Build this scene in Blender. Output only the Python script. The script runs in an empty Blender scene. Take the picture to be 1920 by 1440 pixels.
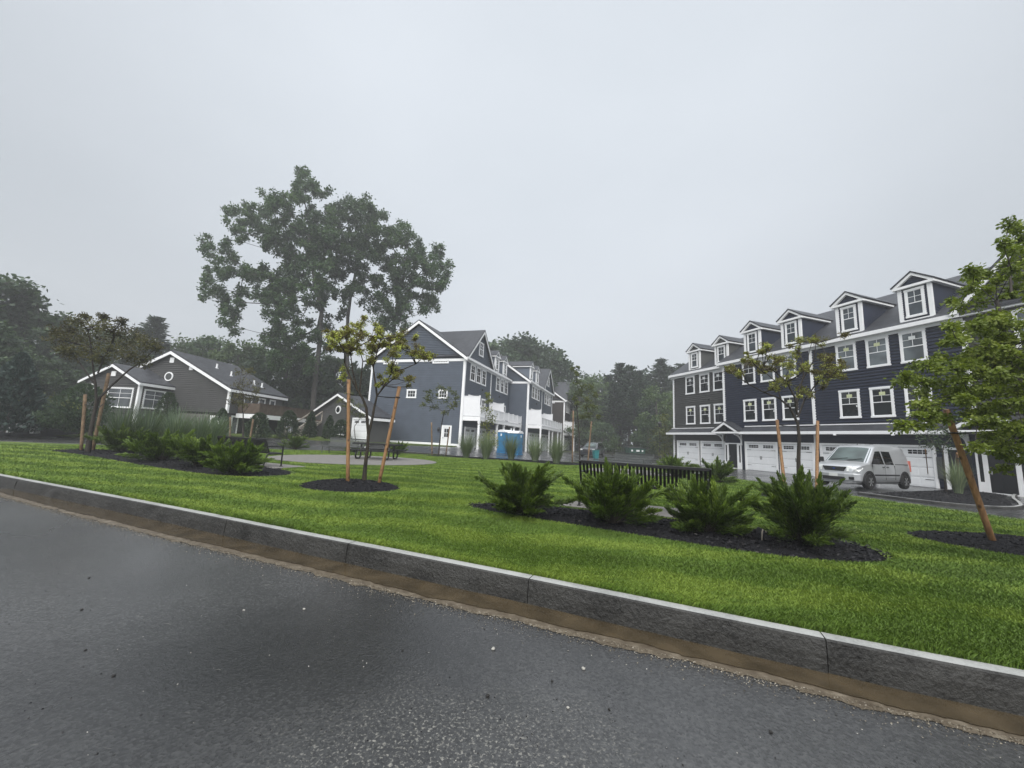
import bpy, bmesh, math, random
import numpy as np
from mathutils import Vector, Matrix
PI = math.pi
C = bpy.context.scene.collection
SC = bpy.context.scene
rng = np.random.default_rng(7)
random.seed(7)

# ------------------------------------------------------------------ camera
FPX, EYE = 723.0, 1.5                       # focal length in pixels of the 1920 wide photo, eye height
U = np.array([240., 4960., FPX]); U /= np.linalg.norm(U)
F = np.array([0, 0, 1.]) - U * U[2]; F /= np.linalg.norm(F)
R = np.cross(F, U)
if R[0] < 0: R = -R
cam_d = bpy.data.cameras.new('camera'); cam = bpy.data.objects.new('camera', cam_d); C.objects.link(cam)
cam_d.sensor_width = 36; cam_d.lens = FPX / 1920 * 36; cam_d.clip_end = 2000; cam_d.clip_start = .05
cam.matrix_world = Matrix(((R[0], R[1], -R[2], 0), (F[0], F[1], -F[2], 0), (U[0], U[1], -U[2], EYE), (0, 0, 0, 1)))
SC.camera = cam

def ray(u, v):
    c = np.array([(u - 960) / FPX, -(v - 720) / FPX, 1.]); return np.array([c @ R, c @ F, c @ U])
def at(u, v, z):                            # the ground point (height z) seen at u, v
    d = ray(u, v); t = (z - EYE) / d[2]; return Vector((t * d[0], t * d[1], z))
def far(u, v, y):                           # the point seen at u, v that lies y metres ahead
    d = ray(u, v); t = y / d[1]; return Vector((t * d[0], y, EYE + t * d[2]))

# ------------------------------------------------------------------ helpers
def sm(t):
    t = max(0., min(1., t)); return t * t * (3 - 2 * t)
def gz(x, y):                               # height of the street and terrain
    return .56 * sm((y - 22) / 14) * sm((4 - x) / 10) + .3 * sm((y - 24) / 10) * sm((-x - 12) / 10)

def tag(o, label=None, cat=None, group=None, kind=None):
    if label: o['label'] = label
    if cat: o['category'] = cat
    if group: o['group'] = group
    if kind: o['kind'] = kind
    return o
def thing(name, label, cat, loc=(0, 0, 0), rz=0, group=None):
    o = bpy.data.objects.new(name, None); C.objects.link(o); o.empty_display_size = .2
    o.location = loc; o.rotation_euler = (0, 0, rz)
    return tag(o, label, cat, group)
def copy_tree(o, parent=None):
    c = o.copy(); C.objects.link(c); c.parent = parent
    for ch in list(o.children): copy_tree(ch, c)
    return c

class MB:
    """collects shapes, links them as one mesh object"""
    def __init__(s, M=None): s.v = []; s.f = []; s.mi = []; s.M = M or Matrix.Identity(4); s.m = 0
    def p(s, x, y, z): s.v.append(tuple(s.M @ Vector((x, y, z)))); return len(s.v) - 1
    def face(s, pts): s.f.append([s.p(*q) for q in pts]); s.mi.append(s.m)
    def box(s, x0, x1, y0, y1, z0, z1):
        i = [s.p(x, y, z) for z in (z0, z1) for y in (y0, y1) for x in (x0, x1)]
        for q in ((0, 2, 3, 1), (4, 5, 7, 6), (0, 1, 5, 4), (2, 6, 7, 3), (0, 4, 6, 2), (1, 3, 7, 5)):
            s.f.append([i[k] for k in q]); s.mi.append(s.m)
    def prism(s, poly, a0, a1, ax='y'):     # poly of 2d points, extruded along ax
        def mk(p, a): return {'y': (p[0], a, p[1]), 'x': (a, p[0], p[1]), 'z': (p[0], p[1], a)}[ax]
        A = [s.p(*mk(p, a0)) for p in poly]; B = [s.p(*mk(p, a1)) for p in poly]; n = len(poly)
        s.f.append(A[::-1]); s.f.append(B); s.mi += [s.m] * 2
        for k in range(n): s.f.append([A[k], A[(k + 1) % n], B[(k + 1) % n], B[k]]); s.mi.append(s.m)
    def bar(s, p, q, w, h=None):            # rectangular bar from p to q
        p = Vector(p); q = Vector(q); d = (q - p).normalized(); h = h or w
        a = d.cross(Vector((0, 0, 1)));  a = a.normalized() if a.length > 1e-3 else Vector((1, 0, 0))
        b = a.cross(d).normalized(); i = []
        for c in (p, q):
            for e, g in ((-1, -1), (1, -1), (1, 1), (-1, 1)): i.append(s.p(*(c + a * (e * w / 2) + b * (g * h / 2))))
        for k in range(4): s.f.append([i[k], i[(k + 1) % 4], i[4 + (k + 1) % 4], i[4 + k]]); s.mi.append(s.m)
        s.f.append(i[3::-1]); s.f.append(i[4:]); s.mi += [s.m] * 2
    def tube(s, pts, rad, n=8, cap=True):
        pts = [Vector(p) for p in pts]; prev = None; rings = []
        for k, p in enumerate(pts):
            d = (pts[min(k + 1, len(pts) - 1)] - pts[max(k - 1, 0)])
            d = d.normalized() if d.length > 1e-9 else Vector((0, 0, 1))
            a = (prev - d * prev.dot(d)) if prev else d.orthogonal()
            if a.length < 1e-6: a = d.orthogonal()
            a.normalize(); prev = a; b = d.cross(a); r = rad[k] if hasattr(rad, '__len__') else rad
            rings.append([s.p(*(p + (a * math.cos(t) + b * math.sin(t)) * r)) for t in [2 * PI * j / n for j in range(n)]])
        for A, B in zip(rings, rings[1:]):
            for j in range(n): s.f.append([A[j], A[(j + 1) % n], B[(j + 1) % n], B[j]]); s.mi.append(s.m)
        if cap: s.f.append(rings[0][::-1]); s.f.append(rings[-1]); s.mi += [s.m] * 2
    def lathe(s, prof, n=16, c=(0, 0, 0), ax='z'):
        rings = []
        for r, h in prof:
            ring = []
            for j in range(n):
                t = 2 * PI * j / n; x, y = r * math.cos(t), r * math.sin(t)
                q = (x, y, h) if ax == 'z' else (x, h, y)
                ring.append(s.p(c[0] + q[0], c[1] + q[1], c[2] + q[2]))
            rings.append(ring)
        for A, B in zip(rings, rings[1:]):
            for j in range(n): s.f.append([A[j], A[(j + 1) % n], B[(j + 1) % n], B[j]]); s.mi.append(s.m)
        s.f.append(rings[0][::-1]); s.f.append(rings[-1]); s.mi += [s.m] * 2
    def build(s, name, mat, parent=None, bevel=0, smooth=False, kind=None):
        me = bpy.data.meshes.new(name); me.from_pydata(s.v, [], s.f)
        for m in (mat if isinstance(mat, (list, tuple)) else [mat]): me.materials.append(m)
        if isinstance(mat, (list, tuple)): me.polygons.foreach_set('material_index', s.mi)
        bm = bmesh.new(); bm.from_mesh(me); bmesh.ops.recalc_face_normals(bm, faces=bm.faces); bm.to_mesh(me); bm.free()
        if smooth: me.polygons.foreach_set('use_smooth', [True] * len(me.polygons))
        o = bpy.data.objects.new(name, me); C.objects.link(o); o.parent = parent
        if bevel:
            b = o.modifiers.new('bevel', 'BEVEL'); b.width = bevel; b.segments = 2; b.limit_method = 'ANGLE'
        if kind: o['kind'] = kind
        return o

def npmesh(name, verts, nper, mat, parent=None, v=None, smooth=False):
    """many separate faces of nper corners each, as one mesh; v = one value per face"""
    n = len(verts) // nper
    me = bpy.data.meshes.new(name); me.vertices.add(len(verts)); me.vertices.foreach_set('co', np.asarray(verts, np.float32).ravel())
    me.loops.add(n * nper); me.loops.foreach_set('vertex_index', np.arange(n * nper, dtype=np.int32))
    me.polygons.add(n); me.polygons.foreach_set('loop_start', np.arange(0, n * nper, nper, dtype=np.int32))
    me.polygons.foreach_set('loop_total', np.full(n, nper, np.int32))
    if v is not None:
        a = me.attributes.new('hue', 'FLOAT', 'FACE'); a.data.foreach_set('value', np.asarray(v, np.float32))
    me.update(calc_edges=True); me.materials.append(mat)
    o = bpy.data.objects.new(name, me); C.objects.link(o); o.parent = parent
    return o

def unit(a): return a / np.maximum(np.linalg.norm(a, axis=-1, keepdims=True), 1e-9)
def leaf_verts(cen, dirs, size, aspect=.5):
    """rhombic leaves: centre, pointing direction, length"""
    n = len(cen); w = unit(np.cross(dirs, rng.normal(size=(n, 3)))); d = unit(dirs) * size[:, None] * .5
    w = w * (size * aspect * .5)[:, None]
    out = np.empty((n, 4, 3)); out[:, 0] = cen - d; out[:, 1] = cen + w + d * .1; out[:, 2] = cen + d; out[:, 3] = cen - w + d * .1
    return out.reshape(-1, 3)

# ------------------------------------------------------------------ materials
MATS = {}
def nodes(name):
    m = bpy.data.materials.new(name); m.use_nodes = True; nt = m.node_tree
    return m, nt, nt.nodes['Principled BSDF'], lambda t, **k: _n(nt, t, **k), nt.links.new
def _n(nt, t, **k):
    x = nt.nodes.new(t)
    for a, b in k.items():
        if a.startswith('i_'): x.inputs[a[2:].replace('_', ' ')].default_value = b
        else: setattr(x, a, b)
    return x
def ramp(nt, stops):
    r = nt.nodes.new('ShaderNodeValToRGB'); e = r.color_ramp.elements
    while len(e) < len(stops): e.new(.5)
    for q, (p, c) in zip(e, stops): q.position = p; q.color = (*c, 1) if len(c) == 3 else c
    return r
def plain(name, col, rough=.6, spec=.4, var=.12, scale=6., bump=0, bscale=60., metal=0, coat=0, coords='Object'):
    """a surface whose colour varies a little, with fine relief"""
    m, nt, b, N, L = nodes(name)
    tc = N('ShaderNodeTexCoord'); no = N('ShaderNodeTexNoise', i_Scale=scale, i_Detail=5.); L(tc.outputs[coords], no.inputs['Vector'])
    lo = tuple(c * (1 - var) for c in col); hi = tuple(min(1, c * (1 + var)) for c in col)
    r = ramp(nt, [(.3, lo), (.7, hi)]); L(no.outputs['Fac'], r.inputs['Fac']); L(r.outputs['Color'], b.inputs['Base Color'])
    b.inputs['Roughness'].default_value = rough; b.inputs['Specular IOR Level'].default_value = spec
    b.inputs['Metallic'].default_value = metal; b.inputs['Coat Weight'].default_value = coat
    if bump:
        n2 = N('ShaderNodeTexNoise', i_Scale=bscale, i_Detail=4.); L(tc.outputs[coords], n2.inputs['Vector'])
        bp = N('ShaderNodeBump', i_Strength=bump, i_Distance=.01); L(n2.outputs['Fac'], bp.inputs['Height']); L(bp.outputs['Normal'], b.inputs['Normal'])
    MATS[name] = m; return m
def leafmat(name, stops, rough=.55, trans=.3, tint=(1.15, 1.2, .5)):
    m, nt, b, N, L = nodes(name)
    a = N('ShaderNodeAttribute', attribute_name='hue'); r = ramp(nt, stops); L(a.outputs['Fac'], r.inputs['Fac'])
    oi = N('ShaderNodeObjectInfo'); hs = N('ShaderNodeHueSaturation'); mr = N('ShaderNodeMapRange', i_To_Min=.8, i_To_Max=1.2)
    L(oi.outputs['Random'], mr.inputs['Value']); L(mr.outputs['Result'], hs.inputs['Value']); L(r.outputs['Color'], hs.inputs['Color'])
    L(hs.outputs['Color'], b.inputs['Base Color']); b.inputs['Roughness'].default_value = rough; b.inputs['Specular IOR Level'].default_value = .35
    t = N('ShaderNodeBsdfTranslucent'); mx = N('ShaderNodeMix', data_type='RGBA', blend_type='MULTIPLY'); mx.inputs[0].default_value = 1
    L(hs.outputs['Color'], mx.inputs[6]); mx.inputs[7].default_value = (*tint, 1); L(mx.outputs[2], t.inputs['Color'])
    ms = N('ShaderNodeMixShader'); ms.inputs[0].default_value = trans; L(b.outputs[0], ms.inputs[1]); L(t.outputs[0], ms.inputs[2])
    L(ms.outputs[0], nt.nodes['Material Output'].inputs['Surface']); MATS[name] = m; return m

M = MATS
plain('white_trim', (.84, .85, .86), .5, .4, .03, 3.)
plain('white_vinyl', (.78, .79, .81), .35, .5, .03, 2.)
plain('garage_white', (.80, .82, .84), .45, .4, .03, 2.)
plain('navy_siding', (.026, .033, .059), .5, .25, .15, 1.5, .25, 25)
plain('grey_siding', (.082, .085, .083), .55, .25, .10, 1.5, .25, 25)
plain('slate_siding', (.112, .134, .170), .5, .25, .08, 1.2, .25, 25)
plain('house_siding', (.104, .105, .104), .6, .3, .08, 1.5, .2, 25)
plain('brown_siding', (.07, .062, .058), .6, .3, .08, 1.5, .2, 25)
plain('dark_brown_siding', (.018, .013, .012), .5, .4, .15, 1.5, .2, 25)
plain('black_door', (.008, .009, .012), .35, .5, .1, 3.)
plain('black_metal', (.010, .010, .011), .35, .5, .15, 8.)
plain('grey_metal', (.06, .065, .065), .45, .5, .15, 8.)
plain('concrete', (.155, .148, .14), .75, .3, .18, 4., .4, 90)
plain('old_wood', (.17, .115, .07), .75, .3, .35, 9., .5, 40)
def knotty(name, lo, hi):
    m, nt, b, N, L = nodes(name); tc = N('ShaderNodeTexCoord'); mp = N('ShaderNodeMapping'); mp.inputs['Scale'].default_value = (9, 9, .9); L(tc.outputs['Object'], mp.inputs[0])
    g = N('ShaderNodeTexNoise', i_Scale=4., i_Detail=5., i_Roughness=.6); L(mp.outputs[0], g.inputs['Vector']); r = ramp(nt, [(.3, lo), (.7, hi)]); L(g.outputs['Fac'], r.inputs['Fac'])
    mk = N('ShaderNodeMapping'); mk.inputs['Scale'].default_value = (10, 10, 6.5); L(tc.outputs['Object'], mk.inputs[0]); v = N('ShaderNodeTexVoronoi', i_Scale=1.); L(mk.outputs[0], v.inputs['Vector'])
    k = ramp(nt, [(.12, (.25, .2, .18)), (.3, (1, 1, 1))]); L(v.outputs['Distance'], k.inputs['Fac']); mx = N('ShaderNodeMix', data_type='RGBA', blend_type='MULTIPLY'); mx.inputs[0].default_value = 1; L(r.outputs[0], mx.inputs[6]); L(k.outputs[0], mx.inputs[7])
    L(mx.outputs[2], b.inputs['Base Color']); b.inputs['Roughness'].default_value = .65; bp = N('ShaderNodeBump', i_Strength=.5, i_Distance=.01); L(g.outputs['Fac'], bp.inputs['Height']); L(bp.outputs['Normal'], b.inputs['Normal']); M[name] = m
plain('deck_wood', (.095, .072, .055), .75, .2, .3, 3., .3, 30)
plain('grey_wood', (.33, .30, .26), .75, .2, .2, 5.)
plain('strap_black', (.012, .012, .013), .5, .3, .1)
plain('toilet_blue', (.022, .16, .33), .4, .5, .08, 3.)
plain('toilet_roof', (.78, .80, .82), .4, .4, .05, 3.)
plain('dumpster_green', (.02, .07, .05), .5, .4, .2, 2.)
plain('teal_paint', (.02, .16, .17), .45, .4, .15, 4.)
plain('silver_paint', (.42, .435, .45), .28, .5, .03, 2., metal=.35, coat=.6)
plain('dark_paint', (.02, .022, .026), .25, .5, .1, 2., coat=.8)
plain('black_plastic', (.016, .016, .017), .6, .4, .1, 5.)
plain('tyre', (.014, .014, .014), .8, .3, .2, 9.)
plain('alloy', (.42, .43, .44), .35, .5, .1, 5., metal=.7)
plain('headlamp', (.62, .64, .62), .1, .6, .1, 9., coat=1.)
plain('plate', (.6, .62, .6), .4, .4, .1, 40.)
plain('badge_blue', (.02, .05, .2), .3, .5, .1)
plain('sticker', (.56, .60, .36), .6, .3, .12, 12.)
plain('white_sticker', (.7, .72, .72), .6, .3, .08, 12.)
plain('stone_light', (.34, .33, .30), .8, .3, .2, 30., .5, 200)
plain('stone_dark', (.02, .019, .018), .7, .3, .3, 30., .5, 200)
plain('pink_flag', (.55, .16, .12), .6, .3, .1)

def glass(name, col, rough=.03):
    m, nt, b, N, L = nodes(name)
    tc = N('ShaderNodeTexCoord'); no = N('ShaderNodeTexNoise', i_Scale=.9, i_Detail=2.); L(tc.outputs['Object'], no.inputs['Vector'])
    r = ramp(nt, [(.35, tuple(c * .5 for c in col)), (.65, tuple(c * 1.5 for c in col))]); L(no.outputs['Fac'], r.inputs['Fac']); L(r.outputs['Color'], b.inputs['Base Color'])
    b.inputs['Roughness'].default_value = rough; b.inputs['Specular IOR Level'].default_value = .5; b.inputs['IOR'].default_value = 1.5
    n2 = N('ShaderNodeTexNoise', i_Scale=1.6, i_Detail=1.); L(tc.outputs['Object'], n2.inputs['Vector'])
    bp = N('ShaderNodeBump', i_Strength=.12, i_Distance=.02); L(n2.outputs['Fac'], bp.inputs['Height']); L(bp.outputs['Normal'], b.inputs['Normal'])
    M[name] = m
glass('window_glass', (.012, .015, .017)); glass('pale_glass', (.10, .12, .13)); glass('car_glass', (.012, .014, .014))
glass('windshield_glass', (.06, .085, .08)); glass('dormer_glass', (.04, .05, .06)); glass('room_glass', (.09, .10, .11))

def shingles(name, col):
    m, nt, b, N, L = nodes(name)
    tc = N('ShaderNodeTexCoord'); br = N('ShaderNodeTexBrick', i_Scale=1., i_Mortar_Size=.012, i_Brick_Width=.32, i_Row_Height=.15)
    br.inputs['Color1'].default_value = (*[c * .8 for c in col], 1); br.inputs['Color2'].default_value = (*[c * 1.25 for c in col], 1); br.inputs['Mortar'].default_value = (*[c * .55 for c in col], 1)
    br.inputs['Bias'].default_value = 0.
    mp = N('ShaderNodeMapping'); L(tc.outputs['Object'], mp.inputs['Vector'])
    # rows follow the height of the roof plane, columns follow x + y
    sx = N('ShaderNodeSeparateXYZ'); L(mp.outputs['Vector'], sx.inputs[0]); ad = N('ShaderNodeMath', operation='ADD'); L(sx.outputs[0], ad.inputs[0]); L(sx.outputs[1], ad.inputs[1])
    cx = N('ShaderNodeCombineXYZ'); L(ad.outputs[0], cx.inputs[0]); L(sx.outputs[2], cx.inputs[1]); L(cx.outputs[0], br.inputs['Vector'])
    no = N('ShaderNodeTexNoise', i_Scale=1.1, i_Detail=5.); L(tc.outputs['Object'], no.inputs['Vector'])
    mx = N('ShaderNodeMix', data_type='RGBA', blend_type='MULTIPLY'); mx.inputs[0].default_value = 1; L(br.outputs['Color'], mx.inputs[6])
    r = ramp(nt, [(.3, (.75, .75, .78)), (.7, (1.2, 1.2, 1.2))]); L(no.outputs['Fac'], r.inputs['Fac']); L(r.outputs['Color'], mx.inputs[7]); L(mx.outputs[2], b.inputs['Base Color'])
    bp = N('ShaderNodeBump', i_Strength=.5, i_Distance=.02); L(br.outputs['Fac'], bp.inputs['Height']); bp.invert = True; L(bp.outputs['Normal'], b.inputs['Normal'])
    b.inputs['Roughness'].default_value = .55; b.inputs['Specular IOR Level'].default_value = .4; M[name] = m
shingles('shingles', (.036, .039, .046)); shingles('light_shingles', (.052, .055, .062))

def asphalt():
    m, nt, b, N, L = nodes('wet_asphalt')
    tc = N('ShaderNodeTexCoord'); V = tc.outputs['Object']
    big = N('ShaderNodeTexNoise', i_Scale=.55, i_Detail=3., i_Roughness=.55); L(V, big.inputs['Vector'])
    fine = N('ShaderNodeTexNoise', i_Scale=48., i_Detail=6., i_Roughness=.78); L(V, fine.inputs['Vector'])
    vor = N('ShaderNodeTexVoronoi', i_Scale=62.); L(V, vor.inputs['Vector'])
    r1 = ramp(nt, [(.3, (.034, .035, .036)), (.7, (.056, .057, .058))]); L(big.outputs['Fac'], r1.inputs['Fac'])
    r2 = ramp(nt, [(.30, (.64, .64, .64)), (.5, (.98, .98, .98)), (.70, (1.45, 1.44, 1.41))]); vs_ = N('ShaderNodeSeparateColor'); L(vor.outputs['Color'], vs_.inputs[0])
    fa = N('ShaderNodeMath', operation='MULTIPLY_ADD'); L(vs_.outputs[0], fa.inputs[0]); fa.inputs[1].default_value = .32; fb = N('ShaderNodeMath', operation='MULTIPLY_ADD'); L(fine.outputs['Fac'], fb.inputs[0]); fb.inputs[1].default_value = 1.; fb.inputs[2].default_value = -.16; L(fb.outputs[0], fa.inputs[2]); L(fa.outputs[0], r2.inputs['Fac'])
    mx = N('ShaderNodeMix', data_type='RGBA', blend_type='MULTIPLY'); mx.inputs[0].default_value = 1; L(r1.outputs[0], mx.inputs[6]); L(r2.outputs[0], mx.inputs[7])
    # worn spot where pale aggregate is laid bare, in front of the kerb joint
    sp = N('ShaderNodeVectorMath', operation='SUBTRACT'); L(V, sp.inputs[0]); sp.inputs[1].default_value = (-.15, 2.0, 0)
    sc = N('ShaderNodeVectorMath', operation='MULTIPLY'); L(sp.outputs[0], sc.inputs[0]); sc.inputs[1].default_value = (1 / .95, 1 / .62, 0)
    ln = N('ShaderNodeVectorMath', operation='LENGTH'); L(sc.outputs[0], ln.inputs[0])
    wob = N('ShaderNodeTexNoise', i_Scale=2.6, i_Detail=4.); L(V, wob.inputs['Vector'])
    ad = N('ShaderNodeMath', operation='MULTIPLY_ADD'); L(wob.outputs['Fac'], ad.inputs[0]); ad.inputs[1].default_value = 1.1; L(ln.outputs['Value'], ad.inputs[2])
    spot = N('ShaderNodeMapRange', i_From_Min=1.75, i_From_Max=1.0, i_To_Min=0., i_To_Max=1.); L(ad.outputs[0], spot.inputs['Value'])
    grit = N('ShaderNodeTexNoise', i_Scale=60., i_Detail=4., i_Roughness=.6, i_Distortion=.5); L(V, grit.inputs['Vector'])
    gr = N('ShaderNodeMapRange', i_From_Min=.54, i_From_Max=.72); L(grit.outputs['Fac'], gr.inputs['Value'])
    ml = N('ShaderNodeMath', operation='MULTIPLY'); L(spot.outputs[0], ml.inputs[0]); L(gr.outputs[0], ml.inputs[1])
    # a darker stretch of asphalt left of the worn spot
    dp = N('ShaderNodeVectorMath', operation='SUBTRACT'); L(V, dp.inputs[0]); dp.inputs[1].default_value = (-.95, 2.95, 0)
    dr_ = N('ShaderNodeVectorRotate', rotation_type='Z_AXIS'); dr_.inputs['Angle'].default_value = -.15; L(dp.outputs[0], dr_.inputs['Vector'])
    ds = N('ShaderNodeVectorMath', operation='MULTIPLY'); L(dr_.outputs[0], ds.inputs[0]); ds.inputs[1].default_value = (1 / 2.1, 1 / 1.35, 0); dl = N('ShaderNodeVectorMath', operation='LENGTH'); L(ds.outputs[0], dl.inputs[0])
    da = N('ShaderNodeMath', operation='MULTIPLY_ADD'); L(big.outputs['Fac'], da.inputs[0]); da.inputs[1].default_value = .9; L(dl.outputs['Value'], da.inputs[2])
    dark_band = N('ShaderNodeMapRange', interpolation_type='SMOOTHSTEP', i_From_Min=1.75, i_From_Max=.55, i_To_Min=1., i_To_Max=.46); L(da.outputs[0], dark_band.inputs['Value'])
    dm_ = N('ShaderNodeMix', data_type='RGBA', blend_type='MULTIPLY'); dm_.inputs[0].default_value = 1; L(mx.outputs[2], dm_.inputs[6]); L(dark_band.outputs[0], dm_.inputs[7]); mx = dm_
    # thin pale scuffs elsewhere
    mp = N('ShaderNodeMapping'); mp.inputs['Scale'].default_value = (3.5, 13, 1); mp.inputs['Rotation'].default_value = (0, 0, .5); L(V, mp.inputs['Vector'])
    scf = N('ShaderNodeTexNoise', i_Scale=1.4, i_Detail=6., i_Roughness=.62); L(mp.outputs[0], scf.inputs['Vector'])
    sr = N('ShaderNodeMapRange', i_From_Min=.68, i_From_Max=.76, i_To_Max=.4); L(scf.outputs['Fac'], sr.inputs['Value'])
    mxx = N('ShaderNodeMath', operation='MAXIMUM'); L(ml.outputs[0], mxx.inputs[0]); L(sr.outputs[0], mxx.inputs[1])
    m2 = N('ShaderNodeMix', data_type='RGBA'); L(mxx.outputs[0], m2.inputs[0]); L(mx.outputs[2], m2.inputs[6]); m2.inputs[7].default_value = (.25, .243, .215, 1)
    L(m2.outputs[2], b.inputs['Base Color'])
    wet = N('ShaderNodeTexNoise', i_Scale=.30, i_Detail=2.5, i_Roughness=.5); L(V, wet.inputs['Vector'])
    rr = N('ShaderNodeMapRange', i_From_Min=.34, i_From_Max=.68, i_To_Min=.17, i_To_Max=.32); L(wet.outputs['Fac'], rr.inputs['Value'])
    a2 = N('ShaderNodeMath', operation='MULTIPLY_ADD'); L(spot.outputs[0], a2.inputs[0]); a2.inputs[1].default_value = .2; L(rr.outputs[0], a2.inputs[2])
    L(a2.outputs[0], b.inputs['Roughness']); b.inputs['Specular IOR Level'].default_value = .5
    bs = N('ShaderNodeMapRange', i_From_Min=.10, i_From_Max=.34, i_To_Min=.06, i_To_Max=.36); L(rr.outputs[0], bs.inputs['Value'])
    hm = N('ShaderNodeMath', operation='ADD'); L(fine.outputs['Fac'], hm.inputs[0]); L(vor.outputs['Distance'], hm.inputs[1])
    bp = N('ShaderNodeBump', i_Distance=.006); L(bs.outputs[0], bp.inputs['Strength']); L(hm.outputs[0], bp.inputs['Height']); L(bp.outputs['Normal'], b.inputs['Normal'])
    M['wet_asphalt'] = m
asphalt()

KDIR = Vector((5.11, -2.27, 0)).normalized()      # along the kerb
def grassmat(name, base, blade):
    m, nt, b, N, L = nodes(name)
    tc = N('ShaderNodeTexCoord'); V = tc.outputs['Object']
    sep = N('ShaderNodeVectorMath', operation='DOT_PRODUCT'); L(V, sep.inputs[0]); sep.inputs[1].default_value = (.20, .98, 0)
    wn = N('ShaderNodeTexNoise', i_Scale=.35, i_Detail=2.); L(V, wn.inputs['Vector'])
    sh = N('ShaderNodeMath', operation='MULTIPLY_ADD'); L(wn.outputs['Fac'], sh.inputs[0]); sh.inputs[1].default_value = 1.6; L(sep.outputs['Value'], sh.inputs[2])
    sn = N('ShaderNodeMath', operation='MULTIPLY'); L(sh.outputs[0], sn.inputs[0]); sn.inputs[1].default_value = 2 * PI / 1.15
    si = N('ShaderNodeMath', operation='SINE'); L(sn.outputs[0], si.inputs[0])  # mowing stripes: sheen of bent blades put into the colour
    n1 = N('ShaderNodeTexNoise', i_Scale=1.3, i_Detail=5., i_Roughness=.6); L(V, n1.inputs['Vector'])
    mp = N('ShaderNodeMapping'); mp.inputs['Rotation'].default_value = (0, 0, .42); mp.inputs['Scale'].default_value = (1.2, 9, 1); L(V, mp.inputs['Vector'])
    n2 = N('ShaderNodeTexNoise', i_Scale=1., i_Detail=4., i_Roughness=.6); L(mp.outputs[0], n2.inputs['Vector'])
    a1 = N('ShaderNodeMath', operation='MULTIPLY_ADD'); L(si.outputs[0], a1.inputs[0]); a1.inputs[1].default_value = .17; L(n1.outputs['Fac'], a1.inputs[2])
    a2 = N('ShaderNodeMath', operation='MULTIPLY_ADD'); L(n2.outputs['Fac'], a2.inputs[0]); a2.inputs[1].default_value = .55; L(a1.outputs[0], a2.inputs[2])
    r = ramp(nt, [(.52, tuple(c * .80 for c in base)), (.74, base), (.98, (base[0] * 1.7, base[1] * 1.45, base[2] * 1.6))]); L(a2.outputs[0], r.inputs['Fac'])
    out = r.outputs[0]
    if blade:
        at_ = N('ShaderNodeAttribute', attribute_name='hue'); rr = ramp(nt, [(0, (.88, .90, .8)), (.75, (1.05, 1.04, 1.)), (1, (1.3, 1.16, 1.2))]); L(at_.outputs['Fac'], rr.inputs['Fac'])
        mx = N('ShaderNodeMix', data_type='RGBA', blend_type='MULTIPLY'); mx.inputs[0].default_value = 1; L(out, mx.inputs[6]); L(rr.outputs[0], mx.inputs[7]); out = mx.outputs[2]
    L(out, b.inputs['Base Color']); b.inputs['Roughness'].default_value = .6; b.inputs['Specular IOR Level'].default_value = .25
    if not blade:
        n3 = N('ShaderNodeTexNoise', i_Scale=45., i_Detail=4.); L(V, n3.inputs['Vector']); bp = N('ShaderNodeBump', i_Strength=.7, i_Distance=.03); L(n3.outputs['Fac'], bp.inputs['Height']); L(bp.outputs['Normal'], b.inputs['Normal'])
    M[name] = m
grassmat('lawn_soil', (.062, .105, .010), False); grassmat('grass_blades', (.088, .152, .020), True); grassmat('verge_grass', (.062, .095, .016), False)

def granite(name, lo, hi, bump, sc=60.):
    m, nt, b, N, L = nodes(name)
    tc = N('ShaderNodeTexCoord'); V = tc.outputs['Object']
    n1 = N('ShaderNodeTexNoise', i_Scale=sc, i_Detail=5., i_Roughness=.75); L(V, n1.inputs['Vector']); n2 = N('ShaderNodeTexNoise', i_Scale=3., i_Detail=4.); L(V, n2.inputs['Vector'])
    ad = N('ShaderNodeMath', operation='MULTIPLY_ADD'); L(n2.outputs['Fac'], ad.inputs[0]); ad.inputs[1].default_value = .8; L(n1.outputs['Fac'], ad.inputs[2])
    r = ramp(nt, [(.65, lo), (1.1 if False else 1., hi)]); L(ad.outputs[0], r.inputs['Fac']); L(r.outputs[0], b.inputs['Base Color'])
    n3 = N('ShaderNodeTexNoise', i_Scale=26., i_Detail=6., i_Roughness=.65); L(V, n3.inputs['Vector'])
    bp = N('ShaderNodeBump', i_Strength=bump, i_Distance=.02); L(n3.outputs['Fac'], bp.inputs['Height']); L(bp.outputs['Normal'], b.inputs['Normal'])
    b.inputs['Roughness'].default_value = .5; b.inputs['Specular IOR Level'].default_value = .35; M[name] = m
granite('kerb_top', (.20, .205, .20), (.34, .345, .336), .15); granite('kerb_face', (.008, .008, .0078), (.042, .0415, .039), 1., 38.)  # top sawn, face split; part of the face's shade is put into its colour

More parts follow.
